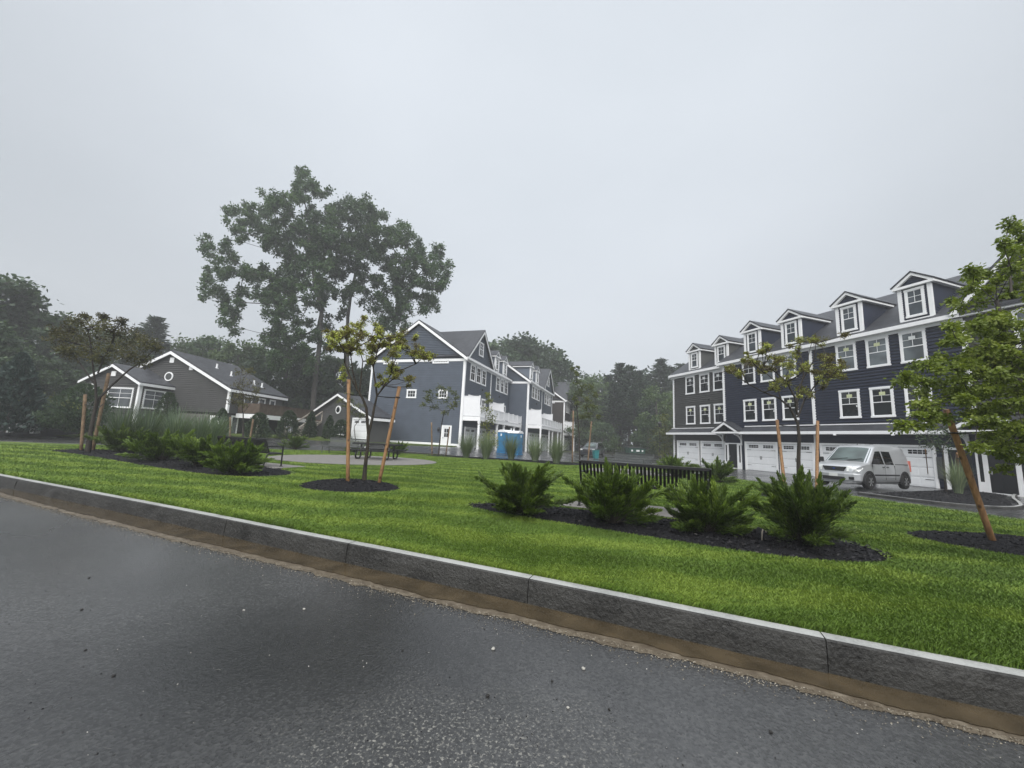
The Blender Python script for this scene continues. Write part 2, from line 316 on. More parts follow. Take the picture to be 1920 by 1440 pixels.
def mulchmat():
    m, nt, b, N, L = nodes('black_mulch')
    tc = N('ShaderNodeTexCoord'); V = tc.outputs['Object']; mp = N('ShaderNodeMapping'); mp.inputs['Scale'].default_value = (1, 1.6, 1); L(V, mp.inputs[0])
    vo = N('ShaderNodeTexVoronoi', i_Scale=34.); L(mp.outputs[0], vo.inputs['Vector']); no = N('ShaderNodeTexNoise', i_Scale=55., i_Detail=5.); L(V, no.inputs['Vector'])
    r = ramp(nt, [(.3, (.003, .003, .004)), (.75, (.012, .012, .015))]); L(no.outputs['Fac'], r.inputs['Fac']); L(r.outputs[0], b.inputs['Base Color'])
    bp = N('ShaderNodeBump', i_Strength=.9, i_Distance=.03); L(vo.outputs['Distance'], bp.inputs['Height']); L(bp.outputs['Normal'], b.inputs['Normal'])
    b.inputs['Roughness'].default_value = .8; b.inputs['Specular IOR Level'].default_value = .2; M['black_mulch'] = m
mulchmat()
leafmat('mulch_chip', [(0, (.003, .003, .004)), (.8, (.010, .010, .013)), (1, (.035, .032, .03))], .7, 0.)

def mudmat():
    m, nt, b, N, L = nodes('brown_mud')
    tc = N('ShaderNodeTexCoord'); V = tc.outputs['Object']; no = N('ShaderNodeTexNoise', i_Scale=9., i_Detail=6., i_Roughness=.65); L(V, no.inputs['Vector'])
    r = ramp(nt, [(.3, (.045, .032, .018)), (.55, (.10, .080, .054)), (.75, (.20, .172, .130))]); L(no.outputs['Fac'], r.inputs['Fac']); L(r.outputs[0], b.inputs['Base Color'])
    n2 = N('ShaderNodeTexNoise', i_Scale=120., i_Detail=3.); L(V, n2.inputs['Vector']); bp = N('ShaderNodeBump', i_Strength=.5, i_Distance=.006); L(n2.outputs['Fac'], bp.inputs['Height']); L(bp.outputs['Normal'], b.inputs['Normal'])
    b.inputs['Roughness'].default_value = .5; M['brown_mud'] = m
    m, nt, b, N, L = nodes('puddle_water')
    tc = N('ShaderNodeTexCoord'); V = tc.outputs['Object']; no = N('ShaderNodeTexNoise', i_Scale=4., i_Detail=4.); L(V, no.inputs['Vector'])
    r = ramp(nt, [(.3, (.034, .026, .015)), (.75, (.074, .056, .033))]); L(no.outputs['Fac'], r.inputs['Fac']); L(r.outputs[0], b.inputs['Base Color'])
    b.inputs['Roughness'].default_value = .12; b.inputs['Specular IOR Level'].default_value = .35
    n2 = N('ShaderNodeTexNoise', i_Scale=14., i_Detail=2.); L(V, n2.inputs['Vector']); bp = N('ShaderNodeBump', i_Strength=.06, i_Distance=.01); L(n2.outputs['Fac'], bp.inputs['Height']); L(bp.outputs['Normal'], b.inputs['Normal'])
    M['puddle_water'] = m
mudmat()
def soilmat():
    m, nt, b, N, L = nodes('woodland_soil')
    tc = N('ShaderNodeTexCoord'); no = N('ShaderNodeTexNoise', i_Scale=.4, i_Detail=6.); L(tc.outputs['Object'], no.inputs['Vector'])
    r = ramp(nt, [(.35, (.03, .035, .015)), (.65, (.05, .06, .02))]); L(no.outputs['Fac'], r.inputs['Fac']); L(r.outputs[0], b.inputs['Base Color']); b.inputs['Roughness'].default_value = .9; M['woodland_soil'] = m
soilmat()
def barkmat(name, lo, hi):
    m, nt, b, N, L = nodes(name)
    tc = N('ShaderNodeTexCoord'); mp = N('ShaderNodeMapping'); mp.inputs['Scale'].default_value = (1, 1, .22); L(tc.outputs['Object'], mp.inputs[0])
    no = N('ShaderNodeTexNoise', i_Scale=14., i_Detail=6., i_Roughness=.65); L(mp.outputs[0], no.inputs['Vector'])
    r = ramp(nt, [(.35, lo), (.7, hi)]); L(no.outputs['Fac'], r.inputs['Fac']); L(r.outputs[0], b.inputs['Base Color']); b.inputs['Roughness'].default_value = .8
    bp = N('ShaderNodeBump', i_Strength=.6, i_Distance=.03); L(no.outputs['Fac'], bp.inputs['Height']); L(bp.outputs['Normal'], b.inputs['Normal']); M[name] = m
barkmat('bark_dark', (.012, .010, .009), (.045, .036, .028)); barkmat('bark_oak', (.022, .020, .018), (.065, .060, .053)); barkmat('bark_young', (.010, .009, .008), (.055, .040, .020))
knotty('stake_wood', (.15, .075, .030), (.33, .185, .080))
barkmat('bark_grey', (.05, .047, .042), (.12, .11, .10))
leafmat('oak_leaf', [(0, (0.0179, 0.0415, 0.0164)), (0.6, (0.0385, 0.0766, 0.0266)), (1, (0.0715, 0.1212, 0.0405))])
leafmat('wood_leaf', [(0, (0.024, 0.048, 0.027)), (0.6, (0.051, 0.087, 0.0436)), (1, (0.09, 0.138, 0.063))])
leafmat('pale_wood_leaf', [(0, (0.0403, 0.069, 0.0287)), (0.6, (0.069, 0.1127, 0.0437)), (1, (0.115, 0.1667, 0.0633))])
leafmat('pine_leaf', [(0, (0.0144, 0.0312, 0.0192)), (0.6, (0.0312, 0.0564, 0.0312)), (1, (0.054, 0.0864, 0.0432))], trans=.12)
leafmat('maple_leaf', [(0, (0.084, 0.1176, 0.0179)), (0.6, (0.1512, 0.2016, 0.0291)), (1, (0.2464, 0.2912, 0.0616))], trans=.35)
leafmat('zelkova_leaf', [(0, (0.0648, 0.0492, 0.0207)), (0.35, (0.1231, 0.1011, 0.0311)), (0.62, (0.162, 0.1685, 0.0363)), (0.76, (0.311, 0.3499, 0.0713)), (1, (0.5443, 0.5832, 0.1555))], trans=.3)
leafmat('young_leaf', [(0, (0.0456, 0.06, 0.0216)), (0.6, (0.084, 0.102, 0.0312)), (1, (0.156, 0.168, 0.054))])
leafmat('yellow_leaf', [(0, (.06, .075, .018)), (.6, (.15, .17, .040)), (1, (.28, .30, .10))])
leafmat('brown_leaf', [(0, (0.0405, 0.0351, 0.0162)), (0.6, (0.0837, 0.0783, 0.0297)), (1, (0.1418, 0.1418, 0.0459))])
leafmat('juniper_leaf', [(0, (0.0185, 0.0348, 0.0053)), (0.4, (0.052, 0.0919, 0.0106)), (0.8, (0.1214, 0.1864, 0.0211)), (1, (0.2081, 0.2734, 0.0422))], trans=.12)
leafmat('arborvitae_leaf', [(0, (0.0156, 0.0312, 0.013)), (0.6, (0.0312, 0.0572, 0.0208)), (1, (0.0572, 0.091, 0.0312))], trans=.12)
leafmat('spruce_leaf', [(0, (0.0168, 0.0336, 0.0288)), (0.6, (0.036, 0.0624, 0.0528)), (1, (0.066, 0.102, 0.084))], trans=.1)
leafmat('reed_leaf', [(0, (0.084, 0.114, 0.066)), (0.6, (0.15, 0.198, 0.114)), (1, (0.264, 0.3, 0.18))], trans=.25)
leafmat('silver_grass_leaf', [(0, (0.0805, 0.1265, 0.0805)), (0.6, (0.1495, 0.207, 0.1437)), (1, (0.276, 0.322, 0.2415))], trans=.25)
leafmat('dead_leaf', [(0, (.10, .05, .02)), (1, (.24, .16, .07))], trans=.1)

# ------------------------------------------------------------------ ground, street, lawn, kerb
def in_poly(x, y, P):
    c = np.zeros(np.shape(x), bool); n = len(P)
    for i in range(n):
        x1, y1 = P[i]; x2, y2 = P[(i + 1) % n]
        k = ((y1 > y) != (y2 > y)) & (x < (x2 - x1) * (y - y1) / ((y2 - y1) if y2 != y1 else 1e-9) + x1); c ^= k
    return c
def smooth_poly(P, it=2, closed=True):
    P = [Vector((p[0], p[1])) for p in P]
    for _ in range(it):
        Q = []; n = len(P)
        for i in range(n if closed else n - 1):
            a, b = P[i], P[(i + 1) % n]; Q += [a * .75 + b * .25, a * .25 + b * .75]
        P = Q if closed else [P[0]] + Q + [P[-1]]
    return [(p.x, p.y) for p in P]
def sheet(name, mat, P, z, kind='structure', skirt=0, step=0):
    """a flat or terrain-following sheet inside outline P; z is a number or a function"""
    bm = bmesh.new(); zf = z if callable(z) else (lambda x, y: z)
    vs = [bm.verts.new((x, y, 0)) for x, y in P]; f = bm.faces.new(vs); edges = list(f.edges)
    if step:
        xs = [p[0] for p in P]; ys = [p[1] for p in P]
        for k in np.arange(min(xs) + step, max(xs), step): bmesh.ops.bisect_plane(bm, geom=bm.verts[:] + bm.edges[:] + bm.faces[:], plane_co=(k, 0, 0), plane_no=(1, 0, 0))
        for k in np.arange(min(ys) + step, max(ys), step): bmesh.ops.bisect_plane(bm, geom=bm.verts[:] + bm.edges[:] + bm.faces[:], plane_co=(0, k, 0), plane_no=(0, 1, 0))
    bmesh.ops.triangulate(bm, faces=bm.faces)
    bmesh.ops.recalc_face_normals(bm, faces=bm.faces)
    if sum(g.normal.z for g in bm.faces) < 0: bmesh.ops.reverse_faces(bm, faces=bm.faces)
    for v in bm.verts: v.co.z = zf(v.co.x, v.co.y)
    if skirt:
        be = [e for e in bm.edges if e.is_boundary]; r = bmesh.ops.extrude_edge_only(bm, edges=be)
        for g in r['geom']:
            if isinstance(g, bmesh.types.BMVert): g.co.z -= skirt
    me = bpy.data.meshes.new(name); bm.to_mesh(me); bm.free(); me.materials.append(mat)
    o = bpy.data.objects.new(name, me); C.objects.link(o); o['kind'] = kind; return o

def grid_ground():
    xs = np.concatenate([np.linspace(-150, -60, 12), np.linspace(-52, 40, 70), np.linspace(48, 150, 12)]); ys = np.concatenate([np.linspace(-60, -5, 6), np.linspace(0, 60, 50), np.linspace(66, 160, 14)])
    b = MB(); idx = [[b.p(x, y, gz(x, y) - .05) for x in xs] for y in ys]
    for j in range(len(ys) - 1):
        for i in range(len(xs) - 1): b.f.append([idx[j][i], idx[j][i + 1], idx[j + 1][i + 1], idx[j + 1][i]]); b.mi.append(0)
    return b.build('ground', M['woodland_soil'], kind='structure')
grid_ground()
STREET = [(-60, -14), (40, -14), (40, 0), (26, 20), (17, 45), (24, 62), (2, 66), (-1, 52), (-8, 36.5), (-20, 32.5), (-29, 27), (-60, 24.5)]
sheet('street', M['wet_asphalt'], STREET, lambda x, y: gz(x, y), step=2.)

KERB = [(-26, 14.6), (-20, 12.35), (-14.2, 9.95), (-10.3, 8.28), (-8.3, 7.46), (-5.0, 6.08), (-2.67, 5.06), (-1.95, 4.76), (.16, 3.86), (1.3, 3.35), (2.21, 2.94), (3.17, 2.54), (5.2, 1.8), (7.5, 1.35), (9.6, 1.9), (11.3, 3.6)]
BACK = [(12.25, 6.2), (12.35, 8.6), (11.9, 10.6), (11.5, 12.0), (11.3, 14.5), (10.4, 19.5), (8.2, 24.2), (5.4, 26.6), (1.5, 26.3), (-2, 26.4), (-5.5, 27.6), (-8.4, 27.5), (-11.2, 26.6), (-13.8, 25.2), (-16.6, 23.3), (-22.2, 20.7), (-28, 19.0), (-29, 16.2)]
LAWN = KERB + BACK
LZ = .235
def inset(P, d):
    Q = []; n = len(P)
    for i in range(n):
        a, b, c = Vector(P[i - 1]), Vector(P[i]), Vector(P[(i + 1) % n]); e = (c - a).normalized(); Q.append((b.x - e.y * d, b.y + e.x * d))
    return Q
sheet('lawn', M['lawn_soil'], inset(smooth_poly(LAWN, 2), .125), lambda x, y: LZ - .016, skirt=.2, step=1.5)

def poly_walk(P, step):
    """points every `step` metres along polyline P with the left-hand normal"""
    P = [Vector((p[0], p[1])) for p in P]; out = []; acc = 0
    for a, b in zip(P, P[1:]):
        L_ = (b - a).length; d = (b - a) / L_; t = -acc if acc else 0; t = step - acc if acc else 0
        while t < L_: out.append((a + d * t, Vector((-d.y, d.x)))); t += step
        acc = (L_ - (t - step)) % step
    return out
def kerb_stones(P, name, w, h, z0, length, start=0):
    P = smooth_poly(P, 2, False); D = [0]
    for a, b in zip(P, P[1:]): D.append(D[-1] + math.dist(a, b))
    def pos(t):
        t = max(0, min(D[-1] - 1e-4, t)); k = max(i for i in range(len(D)) if D[i] <= t); k = min(k, len(P) - 2)
        f = (t - D[k]) / (D[k + 1] - D[k]); a, b = Vector(P[k]), Vector(P[k + 1]); d = (b - a).normalized(); return a + (b - a) * f, Vector((-d.y, d.x))
    b = MB(); t = start
    while t < D[-1]:
        e = min(t + length - .008, D[-1]); n = max(2, int((e - t) / .28) + 1); rows = []
        for k in range(n + 1):
            q, nn = pos(t + (e - t) * k / n); j = rng.normal(size=4) * .004
            zz = z0(q.x, q.y) if callable(z0) else z0
            rows.append([b.p(q.x - nn.x * j[0], q.y - nn.y * j[0], zz - .12), b.p(q.x + nn.x * (.008 + j[1]), q.y + nn.y * (.008 + j[1]), zz + h * .55), b.p(q.x + nn.x * .018, q.y + nn.y * .018, zz + h - .012),
                         b.p(q.x + nn.x * .03, q.y + nn.y * .03, zz + h), b.p(q.x + nn.x * w, q.y + nn.y * w, zz + h), b.p(q.x + nn.x * w, q.y + nn.y * w, zz - .12)])
        for A, B in zip(rows, rows[1:]):
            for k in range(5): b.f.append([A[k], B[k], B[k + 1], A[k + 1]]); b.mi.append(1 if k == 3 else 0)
        for A in (rows[0], rows[-1]): b.f.append(A); b.mi.append(0)
        q, nn = pos(e); d_ = Vector((nn.y, -nn.x)); A = [b.p(q.x + nn.x * w_ + d_.x * l_, q.y + nn.y * w_ + d_.y * l_, (z0(q.x, q.y) if callable(z0) else z0) + h_) for l_ in (-.01, .03) for w_, h_ in ((.018, -.1), (.03, h - .012), (w, h - .006))]
        for k3 in (0, 1): b.f.append([A[k3], A[k3 + 1], A[k3 + 4], A[k3 + 3]]); b.mi.append(0)
        t += length
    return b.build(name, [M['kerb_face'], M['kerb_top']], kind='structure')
# arc length at which the joint near (0.16, 3.86) falls
_P = smooth_poly(KERB, 2, False); _D = 0; _best = (9, 0)
for a, b_ in zip(_P, _P[1:]):
    _D += math.dist(a, b_); _best = min(_best, (math.dist(b_, (.16, 3.86)), _D))
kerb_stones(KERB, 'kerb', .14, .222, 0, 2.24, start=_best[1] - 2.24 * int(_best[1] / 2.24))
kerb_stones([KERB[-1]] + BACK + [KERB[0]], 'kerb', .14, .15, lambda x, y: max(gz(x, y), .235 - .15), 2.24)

def strip(name, mat, inner, outer, z, wob, n=900):
    A = smooth_poly(inner, 2, False); B = smooth_poly(outer, 2, False)
    def res(P):
        D = [0]
        for a, b in zip(P, P[1:]): D.append(D[-1] + math.dist(a, b))
        D = np.array(D) / D[-1]; t = np.linspace(0, 1, n); P = np.array(P); return np.stack([np.interp(t, D, P[:, 0]), np.interp(t, D, P[:, 1])], 1)
    A = res(A); B = res(B); ph = rng.random(6) * 6; t = np.linspace(0, 1, n)
    w = sum(np.interp(t, np.linspace(0, 1, m), rng.normal(size=m)) * a for m, a in ((14, .8), (40, .6), (110, .55), (280, .4), (700, .3))) * wob
    B = B + unit(B - A) * w[:, None]; b = MB()
    i0 = [b.p(p[0], p[1], z) for p in A]; i1 = [b.p(p[0], p[1], z) for p in B]
    for k in range(n - 1): b.f.append([i1[k], i1[k + 1], i0[k + 1], i0[k]]); b.mi.append(0)
    return b.build(name, mat, kind='structure')
off = lambda P, d: [(p[0] + d * .40, p[1] + d * .91) for p in P]
KIN = KERB[3:13]
MUD = [(-10.6, 8.08), (-9.66, 7.62), (-7.82, 6.78), (-4.54, 5.38), (-1.65, 4.22), (-.64, 3.77), (.36, 3.40), (1.18, 3.06), (2.01, 2.7), (2.9, 2.33), (5.0, 1.5)]
strip('mud', M['brown_mud'], off(KIN, .02), MUD, .004, .024)
PUD = [(a[0] * .26 + b[0] * .74, a[1] * .26 + b[1] * .74) for a, b in zip([(-10.5, 8.38), (-9.4, 7.93), (-7.6, 7.17), (-4.3, 5.79), (-1.45, 4.55), (-.4, 4.1), (.5, 3.71), (1.35, 3.33), (2.15, 2.97), (3.05, 2.6), (5.05, 1.85)], MUD)]
strip('puddle', M['puddle_water'], off(KIN, .012), PUD, .009, .014)

# mulch beds, patio and pads lie on the lawn
def mound(name, P, z0, hgt, label=None, seed=1):
    P = smooth_poly(P, 2); cx = sum(p[0] for p in P) / len(P); cy = sum(p[1] for p in P) / len(P); r = np.random.default_rng(seed)
    b = MB(); rings = []; K = 9
    for k in range(K):
        s = 1 - k / K; h = hgt * (1 - s ** 3)
        rings.append([b.p(cx + (x - cx) * s, cy + (y - cy) * s, z0 + h * (1 if k else 0) + (r.normal() * .012 if k else -.02)) for x, y in P])
    n = len(P)
    for A, B in zip(rings, rings[1:]):
        for j in range(n): b.f.append([A[j], A[(j + 1) % n], B[(j + 1) % n], B[j]]); b.mi.append(0)
    b.f.append(rings[-1]); b.mi.append(0)
    o = b.build(name, M['black_mulch'], smooth=True, kind='structure')
    # loose chips
    xs = np.array([p[0] for p in P]); ys = np.array([p[1] for p in P]); d = max(3., math.hypot(cx, cy)); n = int(min(9000, 260 * (xs.max() - xs.min()) * (ys.max() - ys.min()) * (12 / d) ** 1.2))
    x = r.uniform(xs.min(), xs.max(), n); y = r.uniform(ys.min(), ys.max(), n); k = in_poly(x, y, P); x, y = x[k], y[k]
    s = np.full(len(x), 1.)
    for q in np.linspace(.1, 1, 10):
        ins = in_poly(x, y, [(cx + (a - cx) * q, cy + (c - cy) * q) for a, c in P]); s = np.where(ins & (s > q), q, s)
    cen = np.stack([x, y, z0 + hgt * (1 - s ** 3) + .012], 1); dr = r.normal(size=(len(x), 3)); dr[:, 2] *= .35
    return o, npmesh('mulch_chips', leaf_verts(cen, dr, r.uniform(.03, .075, len(x)), .4), 4, M['mulch_chip'], None, r.random(len(x)))
CHIPS = []
def bed(P, hgt, seed, what):
    o, ch = mound('mulch_bed', P, LZ - .005, hgt, seed=seed); ch['kind'] = 'stuff'; ch['label'] = 'loose black bark chips on the mulch ' + what; ch['category'] = 'bark chips'
    tag(o, 'black bark mulch bed ' + what, 'mulch')
def ell(c, rx, ry, a=0, n=18): return [(c[0] + rx * math.cos(t) * math.cos(a) - ry * math.sin(t) * math.sin(a), c[1] + rx * math.cos(t) * math.sin(a) + ry * math.sin(t) * math.cos(a)) for t in [2 * PI * k / n for k in range(n)]]
BEDS = [([(-.9, 7.75), (-.4, 8.15), (.6, 7.95), (1.7, 7.6), (2.8, 7.15), (4.2, 6.8), (5.2, 6.4), (5.35, 5.7), (4.95, 5.05), (4.2, 4.85), (3.3, 5.05), (2.5, 5.45), (1.6, 5.95), (.5, 6.6), (-.5, 7.2)], .07, 'under the four spreading junipers'),
        (ell((-3.72, 9.45), 1.22, .98, -.3), .13, 'ring round the staked tree by the kerb'),
        (ell((8.55, 6.1), 1.9, 1.05, -.35), .10, 'ring round the tall green tree at right'),
        ([(-18.6, 15.6), (-18.9, 17.4), (-16.5, 17.6), (-13, 16.4), (-9.5, 14.2), (-6.9, 12.6), (-6.1, 11.6), (-6.2, 10.6), (-7.2, 10.1), (-10.1, 11.3), (-15.1, 14.2)], .07, 'under the left juniper hedge'),
        (ell((8.6, 11.6), 1.1, 1.0), .08, 'ring round the staked tree before the van'),
        ([(-5.9, 26.9), (-5.6, 25.7), (-4, 25.4), (-2, 24.8), (.3, 24.6), (2, 23.5), (3.2, 22.6), (4.2, 23.0), (5.4, 24.3), (5.3, 25.9), (2, 25.9), (-2, 26.1)], .06, 'under the row of tall grasses')]
for k, (P, h, w) in enumerate(BEDS): bed(P, h, 30 + k, w)
def slab(name, P, z, mat, skirt=.1): return sheet(name, mat, P, z, skirt=skirt)
slab('patio', ell((-7.2, 18.7), 3.75, 3.25, 0, 40), LZ + .02, M['concrete'])
slab('path', [(1.05, 8.05), (1.75, 9.05), (3.9, 8.25), (3.3, 7.15)], LZ + .02, M['concrete'])
slab('path', [(-10.4, 13.6), (-9.9, 15.0), (-7.0, 13.75), (-7.5, 12.4)], LZ + .02, M['concrete'])
slab('patio', ell((6.1, 19.4), 2.2, 1.9, 0, 30), LZ + .02, M['concrete'])

# verges on the far side of the street
VERGE = [(-60, 24.8), (-40, 25.2), (-29, 27.6), (-20.5, 33), (-12.5, 37.2), (-5.6, 38.6), (-5.2, 40.2), (-17.5, 44), (-22, 50), (-60, 60)]
sheet('verge', M['verge_grass'], smooth_poly(VERGE, 1), lambda x, y: gz(x, y) + .09, skirt=.2, step=3.)
MBED = [(14.4, 15.9), (16.5, 17.1), (19.6, 18.6), (22.3, 20.0), (23.6, 20.9), (24.2, 19.0), (21.8, 17.3), (19.4, 15.2), (17.4, 13.6), (15.8, 13.2), (14.9, 13.9)]
o, ch = mound('mulch_bed', MBED, .06, .05, seed=60); tag(o, 'dark mulch island in front of the blue townhouses', 'mulch'); ch['kind'] = 'stuff'; tag(ch, 'loose dark chips on the mulch island before the garages', 'bark chips')
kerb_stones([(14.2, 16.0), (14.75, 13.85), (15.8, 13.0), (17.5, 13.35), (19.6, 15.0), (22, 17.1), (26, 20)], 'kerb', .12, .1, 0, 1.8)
BANK = [(-58, 22.8), (-40, 23.3), (-31, 25.2), (-27, 27.4), (-28, 30), (-36, 31), (-58, 30)]
b = MB(); n = 30
o, ch = mound('mulch_bed', [(-56, 24), (-44, 24.2), (-34, 25), (-29.2, 27.2), (-28.5, 30), (-36, 32.5), (-56, 33)], .0, .95, seed=61)
tag(o, 'dark mulch bank behind the street at far left', 'mulch'); ch['kind'] = 'stuff'; tag(ch, 'loose bark chips on the bank at far left', 'bark chips')

# grass blades on the lawn: density falls and blades widen with distance
def lawn_grass():
    N_ = 1000000
    dist = np.exp(rng.uniform(math.log(2.3), math.log(29), N_ * 2)); th = rng.uniform(-1.25, 1.42, N_ * 2)
    x = dist * np.sin(th); y = dist * np.cos(th)
    P = [(p[0], p[1]) for p in LAWN]; k = in_poly(x, y, P)
    for Q, h, w in BEDS: k &= ~in_poly(x, y, smooth_poly(Q, 2))
    k &= ((x + 7.2) / 3.75) ** 2 + ((y - 18.7) / 3.25) ** 2 > 1
    k &= ((x - 6.1) / 2.2) ** 2 + ((y - 19.4) / 1.9) ** 2 > 1
    for Q in ([(1.05, 8.05), (1.75, 9.05), (3.9, 8.25), (3.3, 7.15)], [(-10.4, 13.6), (-9.9, 15.0), (-7.0, 13.75), (-7.5, 12.4)]): k &= ~in_poly(x, y, Q)
    # keep the kerb top clear
    Kp = np.array(smooth_poly(KERB, 2, False)); dmin = np.full(len(x), 9.)
    for a, c in zip(Kp, Kp[1:]):
        d = c - a; t = np.clip(((x - a[0]) * d[0] + (y - a[1]) * d[1]) / (d @ d), 0, 1); dmin = np.minimum(dmin, np.hypot(x - a[0] - t * d[0], y - a[1] - t * d[1]))
    k &= dmin > .137
    x, y, dist, dmin = x[k][:N_], y[k][:N_], dist[k][:N_], dmin[k][:N_]; n = len(x)
    # tufts and lay of the mown grass
    lay = np.sin(x * 1.7 + np.sin(y * 1.1) * 2) * .5 + np.sin(y * 2.3 + x * .6) * .5
    h = rng.uniform(.020, .034, n) * (1 + .08 * lay) * np.clip(1.6 - (dmin - .15) * 2.2, 1, 1.6) * np.clip(dist / 5, 1, 1.35)
    w = .0031 * np.clip(dist / 3.2, 1, 7)
    a = rng.uniform(0, 2 * PI, n); bend = np.stack([np.cos(a), np.sin(a)], 1) * (h * rng.uniform(.2, 1.1, n))[:, None]
    bend[:, 0] += lay * .008; bend[:, 1] += .004
    sd = np.stack([-np.sin(a), np.cos(a)], 1) * (w / 2)[:, None]; z = np.full(n, LZ - .015)
    V = np.empty((n, 4, 3)); V[:, 0] = np.c_[x - sd[:, 0], y - sd[:, 1], z]; V[:, 1] = np.c_[x + sd[:, 0], y + sd[:, 1], z]
    V[:, 2] = np.c_[x + sd[:, 0] * .7 + bend[:, 0] * .45, y + sd[:, 1] * .7 + bend[:, 1] * .45, z + h * .7]
    V[:, 3] = np.c_[x + bend[:, 0], y + bend[:, 1], z + h]
    o = npmesh('lawn_grass', V.reshape(-1, 3), 4, M['grass_blades'], None, rng.random(n) ** 1.3)
    tag(o, 'short wet green grass growing on the kerbed lawn', 'grass', kind='stuff')
lawn_grass()

# ------------------------------------------------------------------ buildings
def siding(b, xl, xr, z0, z1, y=0., step=.195, lap=.11):
    """clapboards: each course leans out at its lower edge; faces -y"""
    xl = xl if callable(xl) else (lambda z, c=xl: c); xr = xr if callable(xr) else (lambda z, c=xr: c)
    z = z0
    while z < z1 - 1e-4:
        t = min(z + step, z1)
        if xr(z) - xl(z) > .02:
            # face, bevel and shadow channel under the next course
            f_ = t - z; ya, yb = y - .030, y + lap - .030; P = [(yb, z), (ya, z), (ya, z + f_ * .55), (yb, z + f_ * .552), (yb, t)]
            for (y0, a), (y1, c) in zip(P, P[1:]): b.face([(xl(a), y0, a), (xr(a), y0, a), (xr(c), y1, c), (xl(c), y1, c)])
        z = t
FACE_X0 = lambda x: Matrix(((0, 1, 0, x), (1, 0, 0, 0), (0, 0, 1, 0), (0, 0, 0, 1)))       # (a, b, z) -> (x + b, a, z): a wall that faces -x
FACE_X1 = lambda x: Matrix(((0, -1, 0, x), (1, 0, 0, 0), (0, 0, 1, 0), (0, 0, 0, 1)))      # a wall that faces +x
def at_y(y): return Matrix.Translation((0, y, 0))

def window(par, Mx, x0, x1, z0, z1, gl='window_glass', trim=.115, muntin='upper', sticker=None, name='window', depth=.075):
    """glass pane (part) with frame and sticker (sub-parts); wall plane is y = 0 of Mx, outside is -y"""
    g = MB(Mx); g.box(x0 + .05, x1 - .05, -.046, -.03, z0 + .05, z1 - .05); w = g.build(name, M[gl], par)
    f = MB(Mx); t = trim
    f.box(x0, x0 + t, -depth, .0, z0, z1); f.box(x1 - t, x1, -depth, 0, z0, z1)
    f.box(x0 - .015, x1 + .015, -depth - .012, 0, z1 - t, z1 + .015); f.box(x0 - .02, x1 + .02, -depth - .025, 0, z0 - .03, z0 + t * .7)
    a0, a1, c0, c1 = x0 + t, x1 - t, z0 + t * .7, z1 - t; mid = c0 + (c1 - c0) * .5; s = .034
    f.box(a0, a0 + s, -.062, -.03, c0, c1); f.box(a1 - s, a1, -.062, -.03, c0, c1); f.box(a0 + s, a1 - s, -.062, -.03, c0, c0 + s); f.box(a0 + s, a1 - s, -.062, -.03, c1 - s, c1)
    if muntin in ('upper', 'both'):
        f.box(a0 + s, a1 - s, -.066, -.03, mid - .024, mid + .024); xm = (a0 + a1) / 2
        f.box(xm - .012, xm + .012, -.056, -.03, mid + .024, c1 - s); zz = (mid + c1) / 2
        f.box(a0 + s, xm - .012, -.056, -.03, zz - .012, zz + .012); f.box(xm + .012, a1 - s, -.056, -.03, zz - .012, zz + .012)
    if muntin == 'both': f.box(xm - .012, xm + .012, -.056, -.03, c0 + s, mid - .024)
    if muntin == 'grid':
        for k in range(1, 3): xx = a0 + (a1 - a0) * k / 3; f.box(xx - .014, xx + .014, -.056, -.03, c0 + s, c1 - s)
        f.box(a0 + s, a1 - s, -.0565, -.03, mid - .014, mid + .014)
    if muntin == 'bars':
        for k in range(1, 6): xx = a0 + (a1 - a0) * k / 6; f.box(xx - .012, xx + .012, -.056, -.03, c0 + s, c1 - s)
    f.build('frame', M['white_trim'], w)
    if sticker:
        st = MB(Mx); xm = (a0 + a1) / 2; zz = mid + (c1 - mid) * .62; j = rng.normal(size=2) * .02
        st.box(xm - .15 + j[0], xm + .15 + j[0], -.072, -.047, zz - .10 + j[1], zz + .11 + j[1]); st.build('sticker', M[sticker], w)
        if rng.random() < .5:
            s2 = MB(Mx); s2.box(a1 - .12, a1 - .05, -.062, -.047, mid - .22, mid - .1); s2.build('sticker', M['white_sticker'], w)
    return w
def trimbox(par, Mx, boxes, name='trim', mat='white_trim', bevel=.008):
    for q in boxes:
        b = MB(Mx); b.box(*q); o = b.build(name, M[mat], par, bevel=bevel)
    return o

